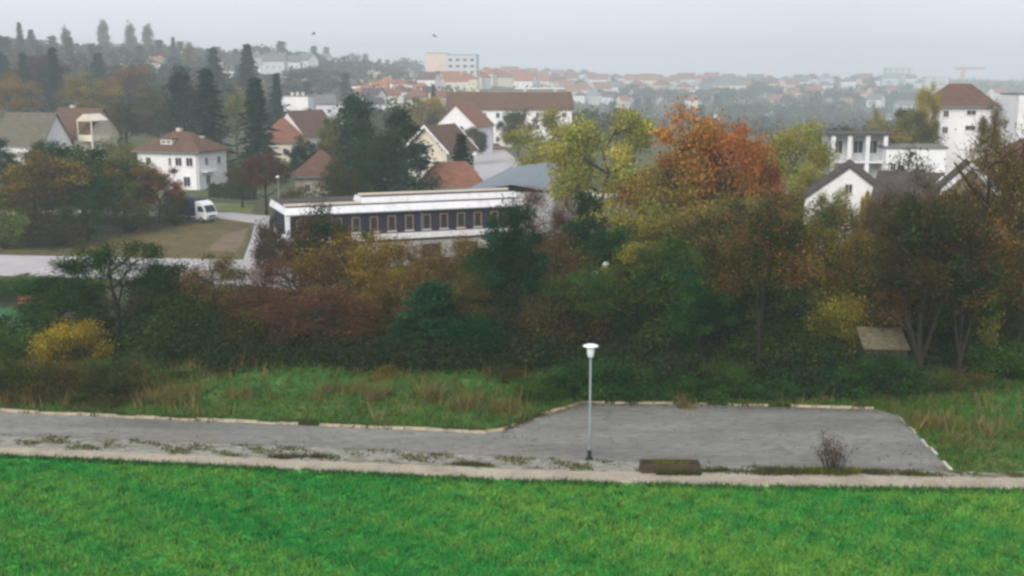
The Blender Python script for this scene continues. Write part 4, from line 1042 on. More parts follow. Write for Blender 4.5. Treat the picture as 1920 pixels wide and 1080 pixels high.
b = MB(); b.box((4.0, -5.4, 3.9), (7.6, -1.0, 4.05)); b.box((4.0, -5.4, 4.05), (7.6, -5.28, 5.1)); b.box((7.48, -5.28, 4.05), (7.6, -1.0, 5.1)); b.box((7.4, -5.4, 5.1), (7.6, -5.2, 7.6)); b.box((4.0, -5.4, 5.1), (4.2, -5.2, 7.6)); b.box((7.3, -5.4, -2), (7.6, -5.1, 3.9)); b.build('balcony', M_CREAM, hB)

# houses in the middle
house('hipped_house', 'red brown hip roofed house with a small white dormer behind the tall spruce', stand(533, 235), R(14), 9.0, 8.0, 4.0, 4.6, M_CREAM, M_RRUST, 'hip', .5,
      wins=[('front', -2.5, 2.3, .9, 1.2), ('front', 0, 2.3, .9, 1.2), ('front', 2.5, 2.3, .9, 1.2), ('right', 0, 2.3, .9, 1.2)], chim=[(1.5, 0, .5)])
house('gabled_house', 'white gabled house with an orange brown roof right of the red brown hip roof', stand(574, 240), R(62), 11.0, 8.5, 5.4, 4.6, M_WHITE, M_ROCHRE, 'gable', .5,
      wins=[('left', -2.0, 2.4, 1.0, 1.2), ('left', 1.6, 2.4, 1.0, 1.2), ('left', 0, 5.4, .9, 1.1), ('front', 0, 2.4, 1, 1.2)], chim=[(1.0, .6, .5)])
house('pyramid_house', 'grey cream house under a brown pyramid roof behind the long building', stand(605, 163), R(6), 7.0, 7.0, 4.1, 3.6, M_OLDWALL, M_RBROWN, 'hip', .55,
      wins=[('front', -1.8, 2.6, .9, 1.2), ('front', 1.6, 2.6, .9, 1.2)])
house('box_building', 'plain white cube building with a flat roof above the red roofs', stand(560, 330), R(-4), 7.6, 7.0, 8.6, .25, M_WHITE, M_RGREY, 'flat', .12, cat='building',
      wins=[('front', -2.2, 3.2, 1.0, 1.0), ('front', .2, 3.2, 1.0, 1.0), ('front', 2.4, 3.2, 1.0, 1.0)], chim=[(-1.5, 0, .8), (0, 0, .8), (1.6, 0, .8)])
house('terrace_building', 'white building with two dark square windows right of the white cube', stand(640, 318), R(-8), 11.5, 8.0, 8.0, .3, M_GREYW, M_RGREY, 'flat', .25, cat='building',
      wins=[('front', -2.0, 6.3, 1.1, 1.2), ('front', 1.0, 6.3, 1.1, 1.2), ('front', 3.8, 6.3, 1.1, 1.2)])
b = house('terrace_wing', 'low white wing jutting out below the two dark square windows', stand(638, 300), R(-8), 8.0, 4.0, 4.4, .3, M_WHITE, M_RGREY, 'flat', .2, cat='building', wins=[('front', -2, 2.4, 1.2, 1.1), ('front', 1.5, 2.4, 1.2, 1.1)])
house('slate_house', 'grey roofed house peeking out between the white cube and the two window building', stand(600, 350), R(10), 9.0, 8.0, 5.5, 3.2, M_GREYW, M_RGREY, 'gable', .4, wins=[('front', 0, 4, 1, 1.2)])
house('bargeboard_house', 'house with white bargeboards on its gable and an orange brown roof', stand(826, 186), R(66), 9.0, 7.0, 6.6, 3.4, M_CREAM, M_ROCHRE, 'gable', .8, trim=M_TRIM,
      wins=[('left', -1.6, 3.4, 1.0, 1.3), ('left', 1.4, 3.4, 1.0, 1.3), ('left', 0, 5.8, .8, .9)])
house('outbuilding', 'brown tiled outbuilding behind the right roof of the long building', stand(848, 152), R(8), 8.0, 6.0, 3.6, 3.2, M_CREAM, M_RRUST, 'hip', .4, hip=2.0,
      wins=[('front', -2.6, 1.4, .9, 1.0), ('front', 0, 1.4, .9, 1.0), ('front', 2.6, 1.4, .9, 1.0)])
house('apartment_house', 'long white apartment block under a long brown roof', stand(955, 300), R(5), 31.0, 11.0, 9.8, 3.8, M_WHITE, M_RBROWN, 'gable', .6, cat='building',
      wins=grid_wins('front', [-13.6 + 3.4 * k for k in range(9)], [2.0, 5.0, 8.0], 1.1, 1.3), chim=[(-8, .5, .6), (4, .5, .6), (12, .5, .6)])
house('white_gable_house', 'tall blank white gable with an orange roof slope before the apartment block', stand(872, 270), R(68), 10.0, 10.0, 6.6, 4.6, M_WHITE, M_RRUST, 'gable', .4,
      wins=[('left', 3.2, 1.6, 1.0, 1.2), ('front', 0, 3.0, 1.2, 1.2), ('left', 2.6, 3.8, 0.9, 1.1)])
house('pink_block', 'pale pink windowless tower block on the skyline', stand(820, 850), R(0), 15.8, 14, 24.0, .5, M_PINK, M_RGREY, 'flat', .1, cat='building')
house('slab_block', 'pale block with dark window rows right of the pink one', stand(868, 840), R(-6), 21.5, 14, 24.5, .5, M_GREYW, M_RGREY, 'flat', .1, cat='building',
      wins=grid_wins('front', [-7.8, -2.6, 2.6, 7.8], [12.6, 16.8, 21.2], 2.8, 2.0) + grid_wins('right', [-4, 0, 4], [12.6, 16.8, 21.2], 2.2, 2.0))
house('beige_building', 'broad beige flat roofed building behind the long brown roof', stand(985, 560), R(3), 36.0, 12, 11.0, .6, M_CREAM, M_RGREY, 'flat', .6, cat='building', wins=grid_wins('front', [-14.4 + 3.6 * k for k in range(9)], [9.2, 6.0], 1.8, 1.5))
house('penthouse', 'smaller pale storey with a flat white roof above the beige building', stand(1010, 590), R(3), 24.0, 9, 14.0, .6, M_GREYW, M_TRIM, 'flat', .5, cat='building', wins=grid_wins('front', [-8.4 + 4.2 * k for k in range(5)], [12.7], 2.2, 1.4))

# the long low school building with white roof bands and navy boards
pL = stand(735, 116)
LB = empty('long_building', (pL.x - .2, pL.y, -2.0), R(21))
tag(LB, 'long low building with navy boarded walls and stepped white roof bands', 'building')
bl = 12.6; bw = -11.0      # right and left ends
MB().box((bw, -4.0, -.5), (bl, 4.0, 1.9)).build('lower_wall', M_GREYW, LB)
MB().box((bw + .1, -4.25, 2.75), (bl, 4.0, 4.98)).build('wall', M_NAVY, LB)
MB().box((bw, -4.6, 2.2), (bl + .2, 4.1, 2.75)).build('sill_band', M_TRIM, LB)
m = MB()      # sloping white fascia
m.hexa([(bw - .3, -4.65, 4.99), (bl + .3, -4.65, 4.99), (bl + .3, 4.5, 4.99), (bw - .3, 4.5, 4.99)], [(bw - .15, -4.25, 5.62), (bl + .2, -4.25, 5.62), (bl + .2, 4.3, 5.62), (bw - .15, 4.3, 5.62)]); m.build('fascia', M_TRIM, LB)
MB().box((bw - .1, -4.15, 5.622), (bl + .1, 4.2, 5.66)).build('roof_deck', M_RDARK, LB)
MB().box((bw - .12, -3.0, 5.662), (-3.62, -2.8, 5.86)).build('roof_rim', M_CREAM, LB)
m = MB(); m.hexa([(-3.6, -3.0, 5.662), (bl + .1, -3.0, 5.662), (bl + .1, 0.4, 5.662), (-3.6, 0.4, 5.662)], [(-3.45, -2.75, 6.22), (bl, -2.75, 6.22), (bl, 0.2, 6.22), (-3.45, 0.2, 6.22)]); m.build('clerestory', M_TRIM, LB)
MB().box((-3.4, -2.7, 6.222), (bl - .1, 0.1, 6.26)).build('clerestory_deck', M_RDARK, LB)
MB().box((-3.42, -1.1, 6.262), (bl - .1, -0.9, 6.46)).build('clerestory_rim', M_CREAM, LB)
for k in range(9):
    MB().box((bw + 1.3 + k * 2.66, -4.72, 4.97), (bw + 1.36 + k * 2.66, -4.655, 5.06)).build('gutter_bracket', M_STEEL, LB)
MB().box((bw - .28, -4.74, 4.89), (bl + .3, -4.66, 4.985)).build('gutter', M_STEEL, LB)
for xx in (bw + 4.2, bw + 13.1, bl - 1.0): MB().tube((xx, -4.34, -.4), (xx, -4.34, 4.76), .05, .05, 6).build('downpipe', M_STEEL, LB)
MB().box((bw - .3, -4.7, .2), (bw + .12, -4.3, 4.98)).build('end_pier', M_TRIM, LB)
for k in range(13):
    add_window(LB, bw + 1.2 + k * 1.78, 3.74, .82, 1.5, 'front', -4.25, M_TAN, .09, bars=False)
for k in range(6):
    add_window(LB, bw + 2.4 + k * 3.9, .8, 2.2, 1.5, 'front', -4.0, M_TAN, .08)

# grey sheet roofed hall joined to its right end
p0 = stand(985, 142)
HG = empty('sheet_roofed_hall', (p0.x + .8, p0.y, -1.5), R(-9))
tag(HG, 'hall with a wide blue grey sheet roof right of the long building', 'building')
MB().box((-4.6, -15, -.5), (4.6, 14, 4.7)).build('wall', M_GREYW, HG)
m = MB()
for s in (-1, 1): m.hexa([(s * 5.3, -15.6, 4.72), (s * 5.3, 14.6, 4.72), (0, 14.6, 5.6), (0, -15.6, 5.6)], [(s * 5.3, -15.6, 4.9), (s * 5.3, 14.6, 4.9), (0, 14.6, 5.78), (0, -15.6, 5.78)])
hr = m.build('roof', M_METALROOF, HG)
seam = None
for k in range(19):
    for s in (-1, 1):
        y = -15.2 + k * 1.65
        if seam is None:
            mm = MB(); mm.hexa([(0.05, -.04, .005), (5.25, -.04, -.855), (5.25, .04, -.855), (0.05, .04, .005)], [(0.05, -.03, .09), (5.25, -.03, -.77), (5.25, .03, -.77), (0.05, .03, .09)]); seam = mm.mesh('roof_seam', M_METALROOF)
        o = link('roof_seam', seam, hr); o.location = (0, y, 5.775); o.rotation_euler = (0, 0, 0 if s > 0 else math.pi)
for k in range(7): add_window(HG, -13 + k * 4.2, 2.6, 1.6, 1.2, 'left', -4.6, M_TRIM)

# right side
pW = stand(1594, 104)
house('gabled_white_house', 'white house whose gable end rises beside a large dark roof', (pW.x + .6, pW.y + 4.0, -2.0), R(74), 9.0, 7.6, 6.9, 2.9, M_WHITE, M_RDARK, 'gable', .25,
      wins=[('left', 1.9, 5.0, .9, 1.3), ('left', -.6, 5.0, .9, 1.3), ('left', 1.5, 2.2, 1.0, 1.4), ('left', 0, 7.9, .7, .9)])
house('dark_roofed_barn', 'wide dark brown roofed barn right of the white gable', (x_of(1756, 95, 4), 95, -2), R(-30), 8.8, 9.0, 5.6, 4.3, M_OLDWALL, M_RDARK, 'gable', .6, wins=[('front', -2, 3.4, 1, 1.2), ('front', 2, 3.4, 1, 1.2)])
house('white_eaved_house', 'small house with bright white bargeboards glimpsed through the brown trees', (x_of(1812, 86, 7), 86, -2), R(72), 6.0, 3.0, 10.0, 1.5, M_OLDWALL, M_RDARK, 'gable', .5, trim=M_TRIM, wins=[('left', 0, 7.0, .7, .9)])
house('edge_house', 'house with a dusky brown roof cut by the right edge', stand(1925, 118), R(-12), 11.0, 9.0, 8.2, 3.6, M_CREAM, M_RBROWN, 'hip', .6, wins=[('front', -4, 7.2, 1.0, 1.1), ('front', -1.5, 7.2, 1.0, 1.1)])
house('salmon_house', 'salmon walled house with white trim at the right edge behind the rusty bush', stand(1936, 84), R(28), 5.5, 5.0, 3.6, 1.4, M_SALMON, M_RGREY, 'gable', .5, trim=M_TRIM, wins=[('left', 0, 2.0, .9, 1.2), ('front', -1, 2.0, .9, 1.2)])
house('hip_villa', 'tall white villa under a red brown hip roof on the right skyline', stand(1788, 205), R(-14), 10.5, 9.0, 12.6, 3.9, M_WHITE, M_RBROWN, 'hip', .9, hip=3.4,
      wins=[('front', 1.6, 11.6, 1.6, .9), ('front', 1.6, 9.0, 1.8, .9), ('front', -2.5, 11.4, 1.0, 1.2), ('front', -2.5, 8.6, 1.0, 1.2)])
house('white_block', 'large plain white block cut by the right edge on the skyline', stand(1950, 265), R(0), 16, 10, 13.6, .3, M_WHITE, M_RGREY, 'flat', .1, cat='building')
pF = stand(1650, 172)
FB = house('flat_building', 'low white flat roofed building with a pillared open front', (x_of(1705, 172, 5), 172, -2), R(-3), 8.6, 7.0, 7.4, .35, M_WHITE, M_RGREY, 'flat', .2, cat='building', wins=[('front', -3.2, 4.8, .9, 1.1)])
FC = empty('pillared_wing', (x_of(1602, 174, 5), 174, -2), R(-3))
tag(FC, 'open pillared wing under a thin dark roof left of the low white building', 'building')
MB().box((-4.3, -1.0, -1), (4.3, 3, 9.3)).build('wall', M_GREYW, FC)
MB().box((-4.8, -4.2, 9.302), (5.2, 3.4, 9.55)).build('roof', M_RDARK, FC)
for k, xx in enumerate((-4.0, -1.6, 1.0, 3.6)): MB().box((xx - .3, -3.9, -1), (xx + .3, -3.3, 9.3)).build('pillar', M_TRIM, FC)
MB().box((-4.3, -4.0, 5.2), (4.6, -1.002, 5.5)).build('deck', M_TRIM, FC)
for xx in (-2.7, .3, 2.4): add_window(FC, xx, 7.4, 1.5, 2.0, 'front', -1.0, M_TRIM)

# the shed among the trees
ps = stand(1650, 60.4)
SH = empty('shed', (ps.x, ps.y, ps.z), R(-6)); tag(SH, 'small shed with a pale tan roof under the dark trees', 'shed')
MB().box((-1.15, -1.0, 0), (1.15, 1.0, 1.68)).build('wall', plain('dark_boards', (.05, .04, .03), 2, .3), SH)
m = MB(); m.hexa([(-1.2, -1.2, 1.70), (1.2, -1.2, 1.70), (1.2, 1.1, 2.36), (-1.2, 1.1, 2.36)], [(-1.2, -1.2, 1.78), (1.2, -1.2, 1.78), (1.2, 1.1, 2.44), (-1.2, 1.1, 2.44)]); sr = m.build('roof', plain('tan_felt', (.14, .12, .075), 3.0, .5), SH)
for k in range(5): MB().box((-1.18 + k * .59 - .02, -1.22, 1.782), (-1.18 + k * .59 + .02, -1.18, 1.83)).build('batten', M_TAN, sr)
MB().box((-.4, -1.06, 0), (.4, -1.003, 1.15)).build('door', M_TROUGH, SH)

# ------------------------------------------------------------------ far houses on the slopes
farhouses = [
 # px, py of the ground line, width px, wall, roof, label
 (22, 104, 30, M_CREAM, M_RORANGE, 'far house with a bright orange roof at the left edge of the hill'),
 (42, 114, 22, M_WHITE, M_RORANGE, 'far white gabled house just right of the bright orange roof'),
 (100, 104, 18, M_CREAM, M_RBROWN, 'faint house with a pale wall behind the spruce spire'),
 (213, 116, 22, M_PINK, M_RORANGE, 'far orange roof below the middle poplar'),
 (262, 114, 24, M_PINK, M_RRED, 'far pink red roof below the right poplar'),
 (298, 130, 20, M_CREAM, M_RORANGE, 'far orange roof right of the russet tree'),
 (165, 128, 14, M_WHITE, M_RBROWN, 'tiny pale house above the golden round tree'),
 (384, 140, 22, M_WHITE, M_RGREY, 'pale house between the two tall spruces'),
 (440, 150, 36, M_WHITE, M_RGREY, 'broad pale hazy house right of the grey green spruce'),
 (460, 185, 26, M_WHITE, M_RRED, 'white house with a red roof between the spruces'),
 (500, 138, 36, M_WHITE, M_RGREY, 'pale flat villa on the ridge right of the skyline spruce'),
 (545, 136, 40, M_GREYW, M_TRIM, 'longer pale flat villa on the ridge'),
 (575, 150, 22, M_PINK, M_RBROWN, 'pale villa below the longer flat villa'),
 (672, 140, 34, M_PINK, M_RRED, 'pink roofed house on the ridge right of the wide tree'),
 (708, 146, 36, M_PINK, M_RRED, 'second pink roofed house on the ridge, nearer the pink block'),
 (762, 146, 26, M_WHITE, M_RGREY, 'pale house just left of the pink block'),
 (683, 186, 28, M_PINK, M_RORANGE, 'orange roofed house above the dark pine'),
 (716, 182, 26, M_CREAM, M_RORANGE, 'red orange house right of the orange roofed one'),
 (742, 190, 28, M_CREAM, M_RRED, 'red roofed house in the row above the pines'),
 (768, 182, 24, M_PINK, M_RBROWN, 'brown roofed house at the right end of the row above the pines'),
 (700, 208, 34, M_GREYW, M_RDARK, 'dark roofed house behind the top of the dark pine'),
 (735, 214, 40, M_WHITE, M_RGREY, 'low pale house behind the broad dark pine'),
 (850, 172, 52, M_PINK, M_RORANGE, 'large orange roof below the slab block'),
 (930, 158, 44, M_CREAM, M_RRED, 'red roof on the skyline right of the slab block'),
 (975, 152, 42, M_CREAM, M_RRED, 'pale red roof on the skyline above the penthouse'),
 (1010, 158, 36, M_WHITE, M_RRED, 'red roofed house right of the pale red one'),
 (1045, 168, 34, M_CREAM, M_RBROWN, 'brown roofed house right of the penthouse'),
 (1125, 162, 44, M_WHITE, M_RRED, 'white house with a red roof above the yellow green tree'),
 (1150, 178, 34, M_WHITE, M_RGREY, 'bright white house below the white house with a red roof'),
 (1188, 162, 36, M_CREAM, M_RRED, 'hazy red roof left of the orange tree top'),
 (1225, 164, 36, M_CREAM, M_RORANGE, 'hazy orange roof above the orange tree'),
 (1258, 166, 30, M_GREYW, M_RRED, 'hazy pinkish roof right of the hazy orange one'),
 (1195, 192, 34, M_GREYW, M_METALROOF, 'blue roofed hazy house behind the orange tree'),
 (1244, 196, 34, M_PINK, M_RBROWN, 'pinkish house low behind the orange tree'),
 (1295, 184, 42, M_CREAM, M_RGREY, 'long cream house behind the orange tree'),
 (1330, 170, 30, M_WHITE, M_RBROWN, 'hazy white house left of the domed roof'),
 (1394, 178, 36, M_CREAM, M_RORANGE, 'cream house below the domed roof'),
 (1440, 170, 34, M_CREAM, M_RBROWN, 'hazy house right of the domed roof'),
 (1480, 172, 34, M_PINK, M_RRED, 'hazy pink house further right of the domed roof'),
 (1525, 184, 32, M_WHITE, M_RRED, 'white gabled house low in the right haze'),
 (1350, 214, 22, M_WHITE, M_RGREY, 'tiny white house in the trees behind the orange tree top'),
 (1400, 222, 22, M_CREAM, M_RRED, 'tiny cream house in the blue trees'),
 (1460, 216, 22, M_WHITE, M_RGREY, 'tiny white house above the thin yellow green tree'),
 (1585, 204, 26, M_PINK, M_RORANGE, 'narrow peach coloured house in the right haze'),
 (1560, 232, 34, M_WHITE, M_RORANGE, 'small house with an orange roof behind the pillared wing'),
 (1598, 236, 30, M_WHITE, M_RGREY, 'pale blue grey house behind the pillared wing'),
 (1622, 240, 26, M_WHITE, M_RRED, 'white house left of the small golden tree'),
 (1660, 232, 26, M_WHITE, M_RGREY, 'white house right of the small golden tree'),
 (1696, 212, 32, M_WHITE, M_RGREY, 'tall pale house left of the dark villa tree'),
 (1770, 172, 30, M_PINK, M_RRED, 'faint house left of the villa roof'),
 (1870, 190, 34, M_WHITE, M_RRED, 'faint house right of the villa roof'),
]
rh = random.Random(4)
for px, py, wpx, wm, rm, lb in farhouses:
    y = min(hit(px, py), (850 if px < 430 else 1150) if px < 900 else 1900)
    p = stand(px, y)
    w = min(max(pxm(wpx, y), 6.0), 25)
    L, W = w * .92, w * .72
    Hh = max(3.2, min(8.5, w * .44))
    if px < 430: Hh *= 1.35; p.z += 1.0
    kd = rh.choice(['gable', 'gable', 'hip'])
    if rm in (M_RGREY, M_TRIM) and wpx > 34: kd = 'flat'
    rz = rh.uniform(-.5, .5)
    nwin = 3
    ws = [('front', (k - 1) * L * .3, Hh * .68, .95, 1.25) for k in range(3)] + ([('front', (k - 1) * L * .3, Hh * .26, .95, 1.25) for k in range(3)] if Hh > 5 else [])
    house('house', lb, p, rz, L, W, Hh, W * .38 if kd != 'flat' else .4, wm, rm, kd, .5, wins=ws, group='far houses on the slopes', chim=[(L * .2, .3, .4)] if kd != 'flat' else [])
def roofs(phrase, x0, x1, r0_, r1_, n, wpx, pal, hh=(3.5, 5.5)):
    for i in range(n):
        px = x0 + (x1 - x0) * (i + rh.uniform(.2, .8)) / n
        y = min(hit(px, rh.uniform(r0_, r1_)), 1900 if px > 900 else (850 if px < 430 else 1150)); p = stand(px, y)
        w = min(max(pxm(wpx * rh.uniform(.8, 1.25), y), 7.0), 25); Hh = rh.uniform(*hh) * (1.0 if y < 700 else 1.4); wm, rm = rh.choice(pal)
        house('house', f'{ORD[i]} of the {phrase}', p, rh.uniform(-.7, .7), w * .95, w * .7, Hh, w * .33, wm, rm, rh.choice(['gable', 'hip']), .5,
              wins=[('front', (k - 1) * w * .28, Hh * .6, .95, 1.25) for k in range(3)], group=phrase, chim=[(w * .2, .3, .4)])
TOWN = [(M_CREAM, M_RRED), (M_WHITE, M_RORANGE), (M_PINK, M_RRED), (M_WHITE, M_RBROWN), (M_GREYW, M_RRUST), (M_CREAM, M_RORANGE)]
PALE = [(M_WHITE, M_RGREY), (M_CREAM, M_RRED), (M_WHITE, M_RBROWN), (M_PINK, M_RRUST), (M_GREYW, M_METALROOF)]
roofs('red roofs in the row above the dark pines', 660, 800, 176, 186, 7, 32, TOWN, (4.5, 6.5))
roofs('brownish roofs right behind the dark pines', 690, 840, 196, 212, 6, 38, [(M_GREYW, M_RBROWN), (M_WHITE, M_RDARK), (M_CREAM, M_RRUST)], (4.5, 6.5))
roofs('roofs round the foot of the pink block', 790, 910, 164, 180, 5, 38, TOWN, (4.5, 6.5))
roofs('red roofs along the skyline right of the slab block', 900, 1100, 146, 156, 9, 34, TOWN, (5, 7))
roofs('roofs between the beige building and the orange tree', 1040, 1200, 166, 186, 7, 34, TOWN)
roofs('pale skyline roofs behind the orange tree', 1100, 1340, 154, 164, 11, 30, TOWN, (5, 7))
roofs('pale houses in the valley haze behind the orange tree', 1190, 1420, 170, 186, 6, 28, PALE)
roofs('pale skyline houses left of the villa', 1400, 1740, 156, 168, 12, 26, PALE, (5, 7))
roofs('pale houses in the valley haze left of the villa', 1420, 1700, 172, 192, 7, 26, PALE)
roofs('pale houses on the slope behind the orange tree', 1150, 1420, 186, 206, 5, 24, PALE, (4, 6))
roofs('little houses on the slope left of the orange tree', 1040, 1210, 190, 206, 6, 28, PALE, (4, 6))
roofs('pale houses on the slope above the pillared wing', 1430, 1700, 198, 222, 6, 24, PALE, (4, 6))
roofs('bright specks of houses low among the blue trees', 1320, 1560, 216, 236, 5, 16, PALE, (3.5, 5))
roofs('rust roofs between the apartment block and the beige building', 880, 1080, 158, 172, 8, 32, TOWN, (5, 7))
roofs('small roofs scattered below the left ridge', 120, 420, 104, 136, 9, 24, TOWN)
roofs('pale villas on the ridge above the white box building', 470, 640, 122, 150, 6, 34, [(M_WHITE, M_RGREY), (M_WHITE, M_RRUST), (M_GREYW, M_RGREY)], (5, 7))
house('domed_house', 'large hazy house with a rounded grey roof on the skyline', stand(1365, 1300), R(0), 38, 24, 10, 13, M_CREAM, M_RGREY, 'hip', .5, hip=13, wins=grid_wins('front', [-13, -4.5, 4.5, 13], [7.0], 2.4, 2.2), cat='building')
house('tower_block', 'long pale block floating in the haze left of the crane', stand(1682, 1650), R(0), 36, 16, 22, .5, M_GREYW, M_RGREY, 'flat', .3, cat='building', wins=grid_wins('front', [-13, -4.5, 4.5, 13], [9, 14, 19], 3.2, 2.2))
house('tower_block', 'lower pale block in the haze just left of the villa roof', stand(1752, 1450), R(0), 28, 14, 17, .5, M_GREYW, M_RGREY, 'flat', .3, cat='building', wins=grid_wins('front', [-7, -2, 3, 7], [7, 11], 2.0, 1.6))

# tower crane far behind the villa
pc = stand(1798, 900)
CR = empty('tower_crane', pc, 0); tag(CR, 'faint yellow tower crane rising behind the villa roof', 'crane')
M_CRANE = plain('crane_yellow', (0.62, 0.42, 0.10), 1, .1)
top = z_of(130, 900) - pc.z
m = MB()
for sx in (-.9, .9):
    for sy in (-.9, .9): m.tube((sx, sy, 0), (sx, sy, top), .16, .16, 4)
k = 0
while k * 1.8 < top - 1.8:
    z = k * 1.8
    for a, b_ in (((-.9, -.9), (.9, -.9)), ((.9, -.9), (.9, .9)), ((.9, .9), (-.9, .9)), ((-.9, .9), (-.9, -.9))): m.tube((*a, z), (*b_, z + 1.8), .1, .1, 3)
    k += 1
m.build('mast', M_CRANE, CR)
m = MB(); 
for off in ((-.5, 0), (.5, 0), (0, 1.1)): m.tube((-7, off[0], top + .3 + off[1]), (17, off[0], top + .3 + off[1]), .14, .14, 4)
for k in range(21): m.tube((-4.5 + k, -.5, top + .3), (-4 + k, 0, top + 1.4), .08, .08, 3); m.tube((-4.5 + k, .5, top + .3), (-4 + k, 0, top + 1.4), .08, .08, 3)
m.build('jib', plain('crane_red', (.45, .16, .12), 1, .1), CR)
MB().box((-5, -.8, top - .9), (-3.4, .8, top + .28)).build('counterweight', M_GREYW, CR)
MB().box((.95, -.7, top - 1.8), (2.2, .7, top - .1)).build('cab', M_CRANE, CR)
MB().tube((0, 0, top + 1.4), (0, 0, top + 4.5), .3, .1, 4).build('apex', M_CRANE, CR)

# ------------------------------------------------------------------ the street lamp
pl = flat(1105, 861)
SL = empty('street_lamp', (pl[0], pl[1], 0.016)); tag(SL, 'grey park lamp with a white disc cap standing at the parking lot', 'street lamp')
top = z_of(643, pl[1])
MB().lathe([(.064, .30), (.062, 1.5), (.053, 1.52), (.047, top - .62), (.0, top - .60)], 14).build('pole', M_STEEL, SL, True)
MB().lathe([(.10, 0), (.10, .03), (.088, .05), (.086, .36), (.078, .40), (.0, .40)], 14).build('base_sleeve', M_DARK, SL, True)
lum = MB().lathe([(.0, top - .64), (.09, top - .63), (.13, top - .58), (.155, top - .40), (.165, top - .22), (.165, top - .19), (.0, top - .185)], 20).build('lantern', M_OPAL, SL, True)
MB().lathe([(.10, top - .66), (.10, top - .60), (.0, top - .60)], 14).build('collar', M_STEEL, lum, True)
MB().lathe([(.0, top - .185), (.315, top - .165), (.335, top - .145), (.31, top - .12), (.20, top - .08), (.08, top - .06), (.0, top - .055)], 28).build('cap', M_LAMPW, SL, True)

MB().box((-.16, -.16, .0), (.16, .16, .022)).build('base_plate', M_DARK, SL)
MB().box((-.035, -.078, .55), (.035, -.060, .95)).build('access_door', M_STEEL, SL)

# ------------------------------------------------------------------ timber trough by the path
a = flat(1200, 883); b_ = flat(1311, 884)
TR = empty('planting_trough', ((a[0] + b_[0]) / 2, (a[1] + b_[1]) / 2, 0.01), math.atan2(b_[1] - a[1], b_[0] - a[0]))
tag(TR, 'long low dark timber trough overgrown with grass beside the footpath', 'planter')
L2 = math.hypot(b_[0] - a[0], b_[1] - a[1]) / 2
for k in range(2):
    for s in (-1, 1): MB().box((-L2, s * .30 - .04, .02 + k * .19), (L2, s * .30 + .04, .20 + k * .19)).build('side_board', M_TROUGH, TR)
    for s in (-1, 1): MB().box((s * (L2 - .045) - .04, -.258, .02 + k * .19), (s * (L2 - .045) + .04, .258, .20 + k * .19)).build('end_board', M_TROUGH, TR)
MB().box((-L2 + .09, -.255, .03), (L2 - .09, .255, .26)).build('soil', M_SOIL, TR)
def tuft(parent, n, x0, x1, y0, y1, z, h, ca, cb, seed, name='grass_tuft', loose=False):
    nr = np.random.default_rng(seed)
    P = np.c_[nr.uniform(x0, x1, n), nr.uniform(y0, y1, n)]
    if loose:
        c3 = nr.normal(0, .42, (7, 2)); k7 = nr.integers(0, 7, n); P = np.c_[(x0 + x1) / 2 + (c3[k7, 0] + nr.normal(0, .20, n)) * (x1 - x0) * .62, (y0 + y1) / 2 + (c3[k7, 1] + nr.normal(0, .2, n)) * (y1 - y0) * .8]
    a_ = nr.uniform(0, 6.28, n); dd = np.c_[np.cos(a_), np.sin(a_)] * .025
    H = nr.uniform(.4, 1.2, n) * h; Lz = nr.normal(0, .5, (n, 2)) * H[:, None]
    V = np.stack([np.c_[P - dd, np.full(n, z)], np.c_[P + dd, np.full(n, z)], np.c_[P + Lz, z + H]], 1).reshape(-1, 3)
    o = link(name, np_mesh(name, V, np.arange(n * 3).reshape(n, 3), LEAF, {'tint': nr.random(n), 'tone': nr.uniform(.7, 1.3, n)}, tris=True), parent)
    o.color = (*ca, 1); o['leaf_b'] = [*cb, 1.0]
    return o
tuft(TR, 260, -.7, .7, -.24, .24, .25, .22, DG2, OL2, 1)
tuft(TR, 420, -.6, L2, -.55, -.35, .0, .26, (0.03, 0.07, 0.02), (0.11, 0.09, 0.03), 2)

# bare bush at the front of the parking lot
def bare_bush():
    rng = random.Random(6)
    p = flat(1562, 886)
    e = empty('bare_shrub', (p[0], p[1], 0.01)); tag(e, 'bare brown shrub standing at the front edge of the parking lot', 'shrub')
    s = MB(); tips = []
    for i in range(46):
        a = rng.uniform(0, 6.28); r = rng.uniform(.02, .3); b0 = Vector((math.cos(a) * r * 1.3, math.sin(a) * r * .6, 0))
        d = Vector((math.cos(a) * rng.uniform(.05, .5), math.sin(a) * .3, 1)).normalized(); h = rng.uniform(.5, 1.5)
        m_ = b0 + d * h * .55; t = m_ + (d + Vector((rng.uniform(-.3, .3), rng.uniform(-.3, .3), 0))) * h * .45
        s.tube(b0, m_, .014, .009, 4); s.tube(m_, t, .009, .003, 3)
        for k in range(7):
            q = m_.lerp(t, rng.random()); w_ = q + Vector((rng.uniform(-.2, .2), rng.uniform(-.2, .2), rng.uniform(.05, .3)))
            s.tube(q, w_, .005, .002, 3); tips.append(w_)
    s.build('stems', BARK, e)
    nr = np.random.default_rng(6)
    V, q, t, tn = leaf_cards(nr, tips, 3, .05, .045, nr.random(len(tips)))
    o = link('leaves', np_mesh('leaves', V, q, LEAF, {'tint': t, 'tone': tn}), e); o.color = (.10, .075, .05, 1); o['leaf_b'] = [.14, .09, .05, 1.0]
    tuft(e, 700, -1.1, 1.0, -.25, .15, 0, .28, (.03, .06, .02), OL2, 3)
bare_bush()
fr = [flat(px, 886) for px in (1420, 1480, 1640, 1700)]
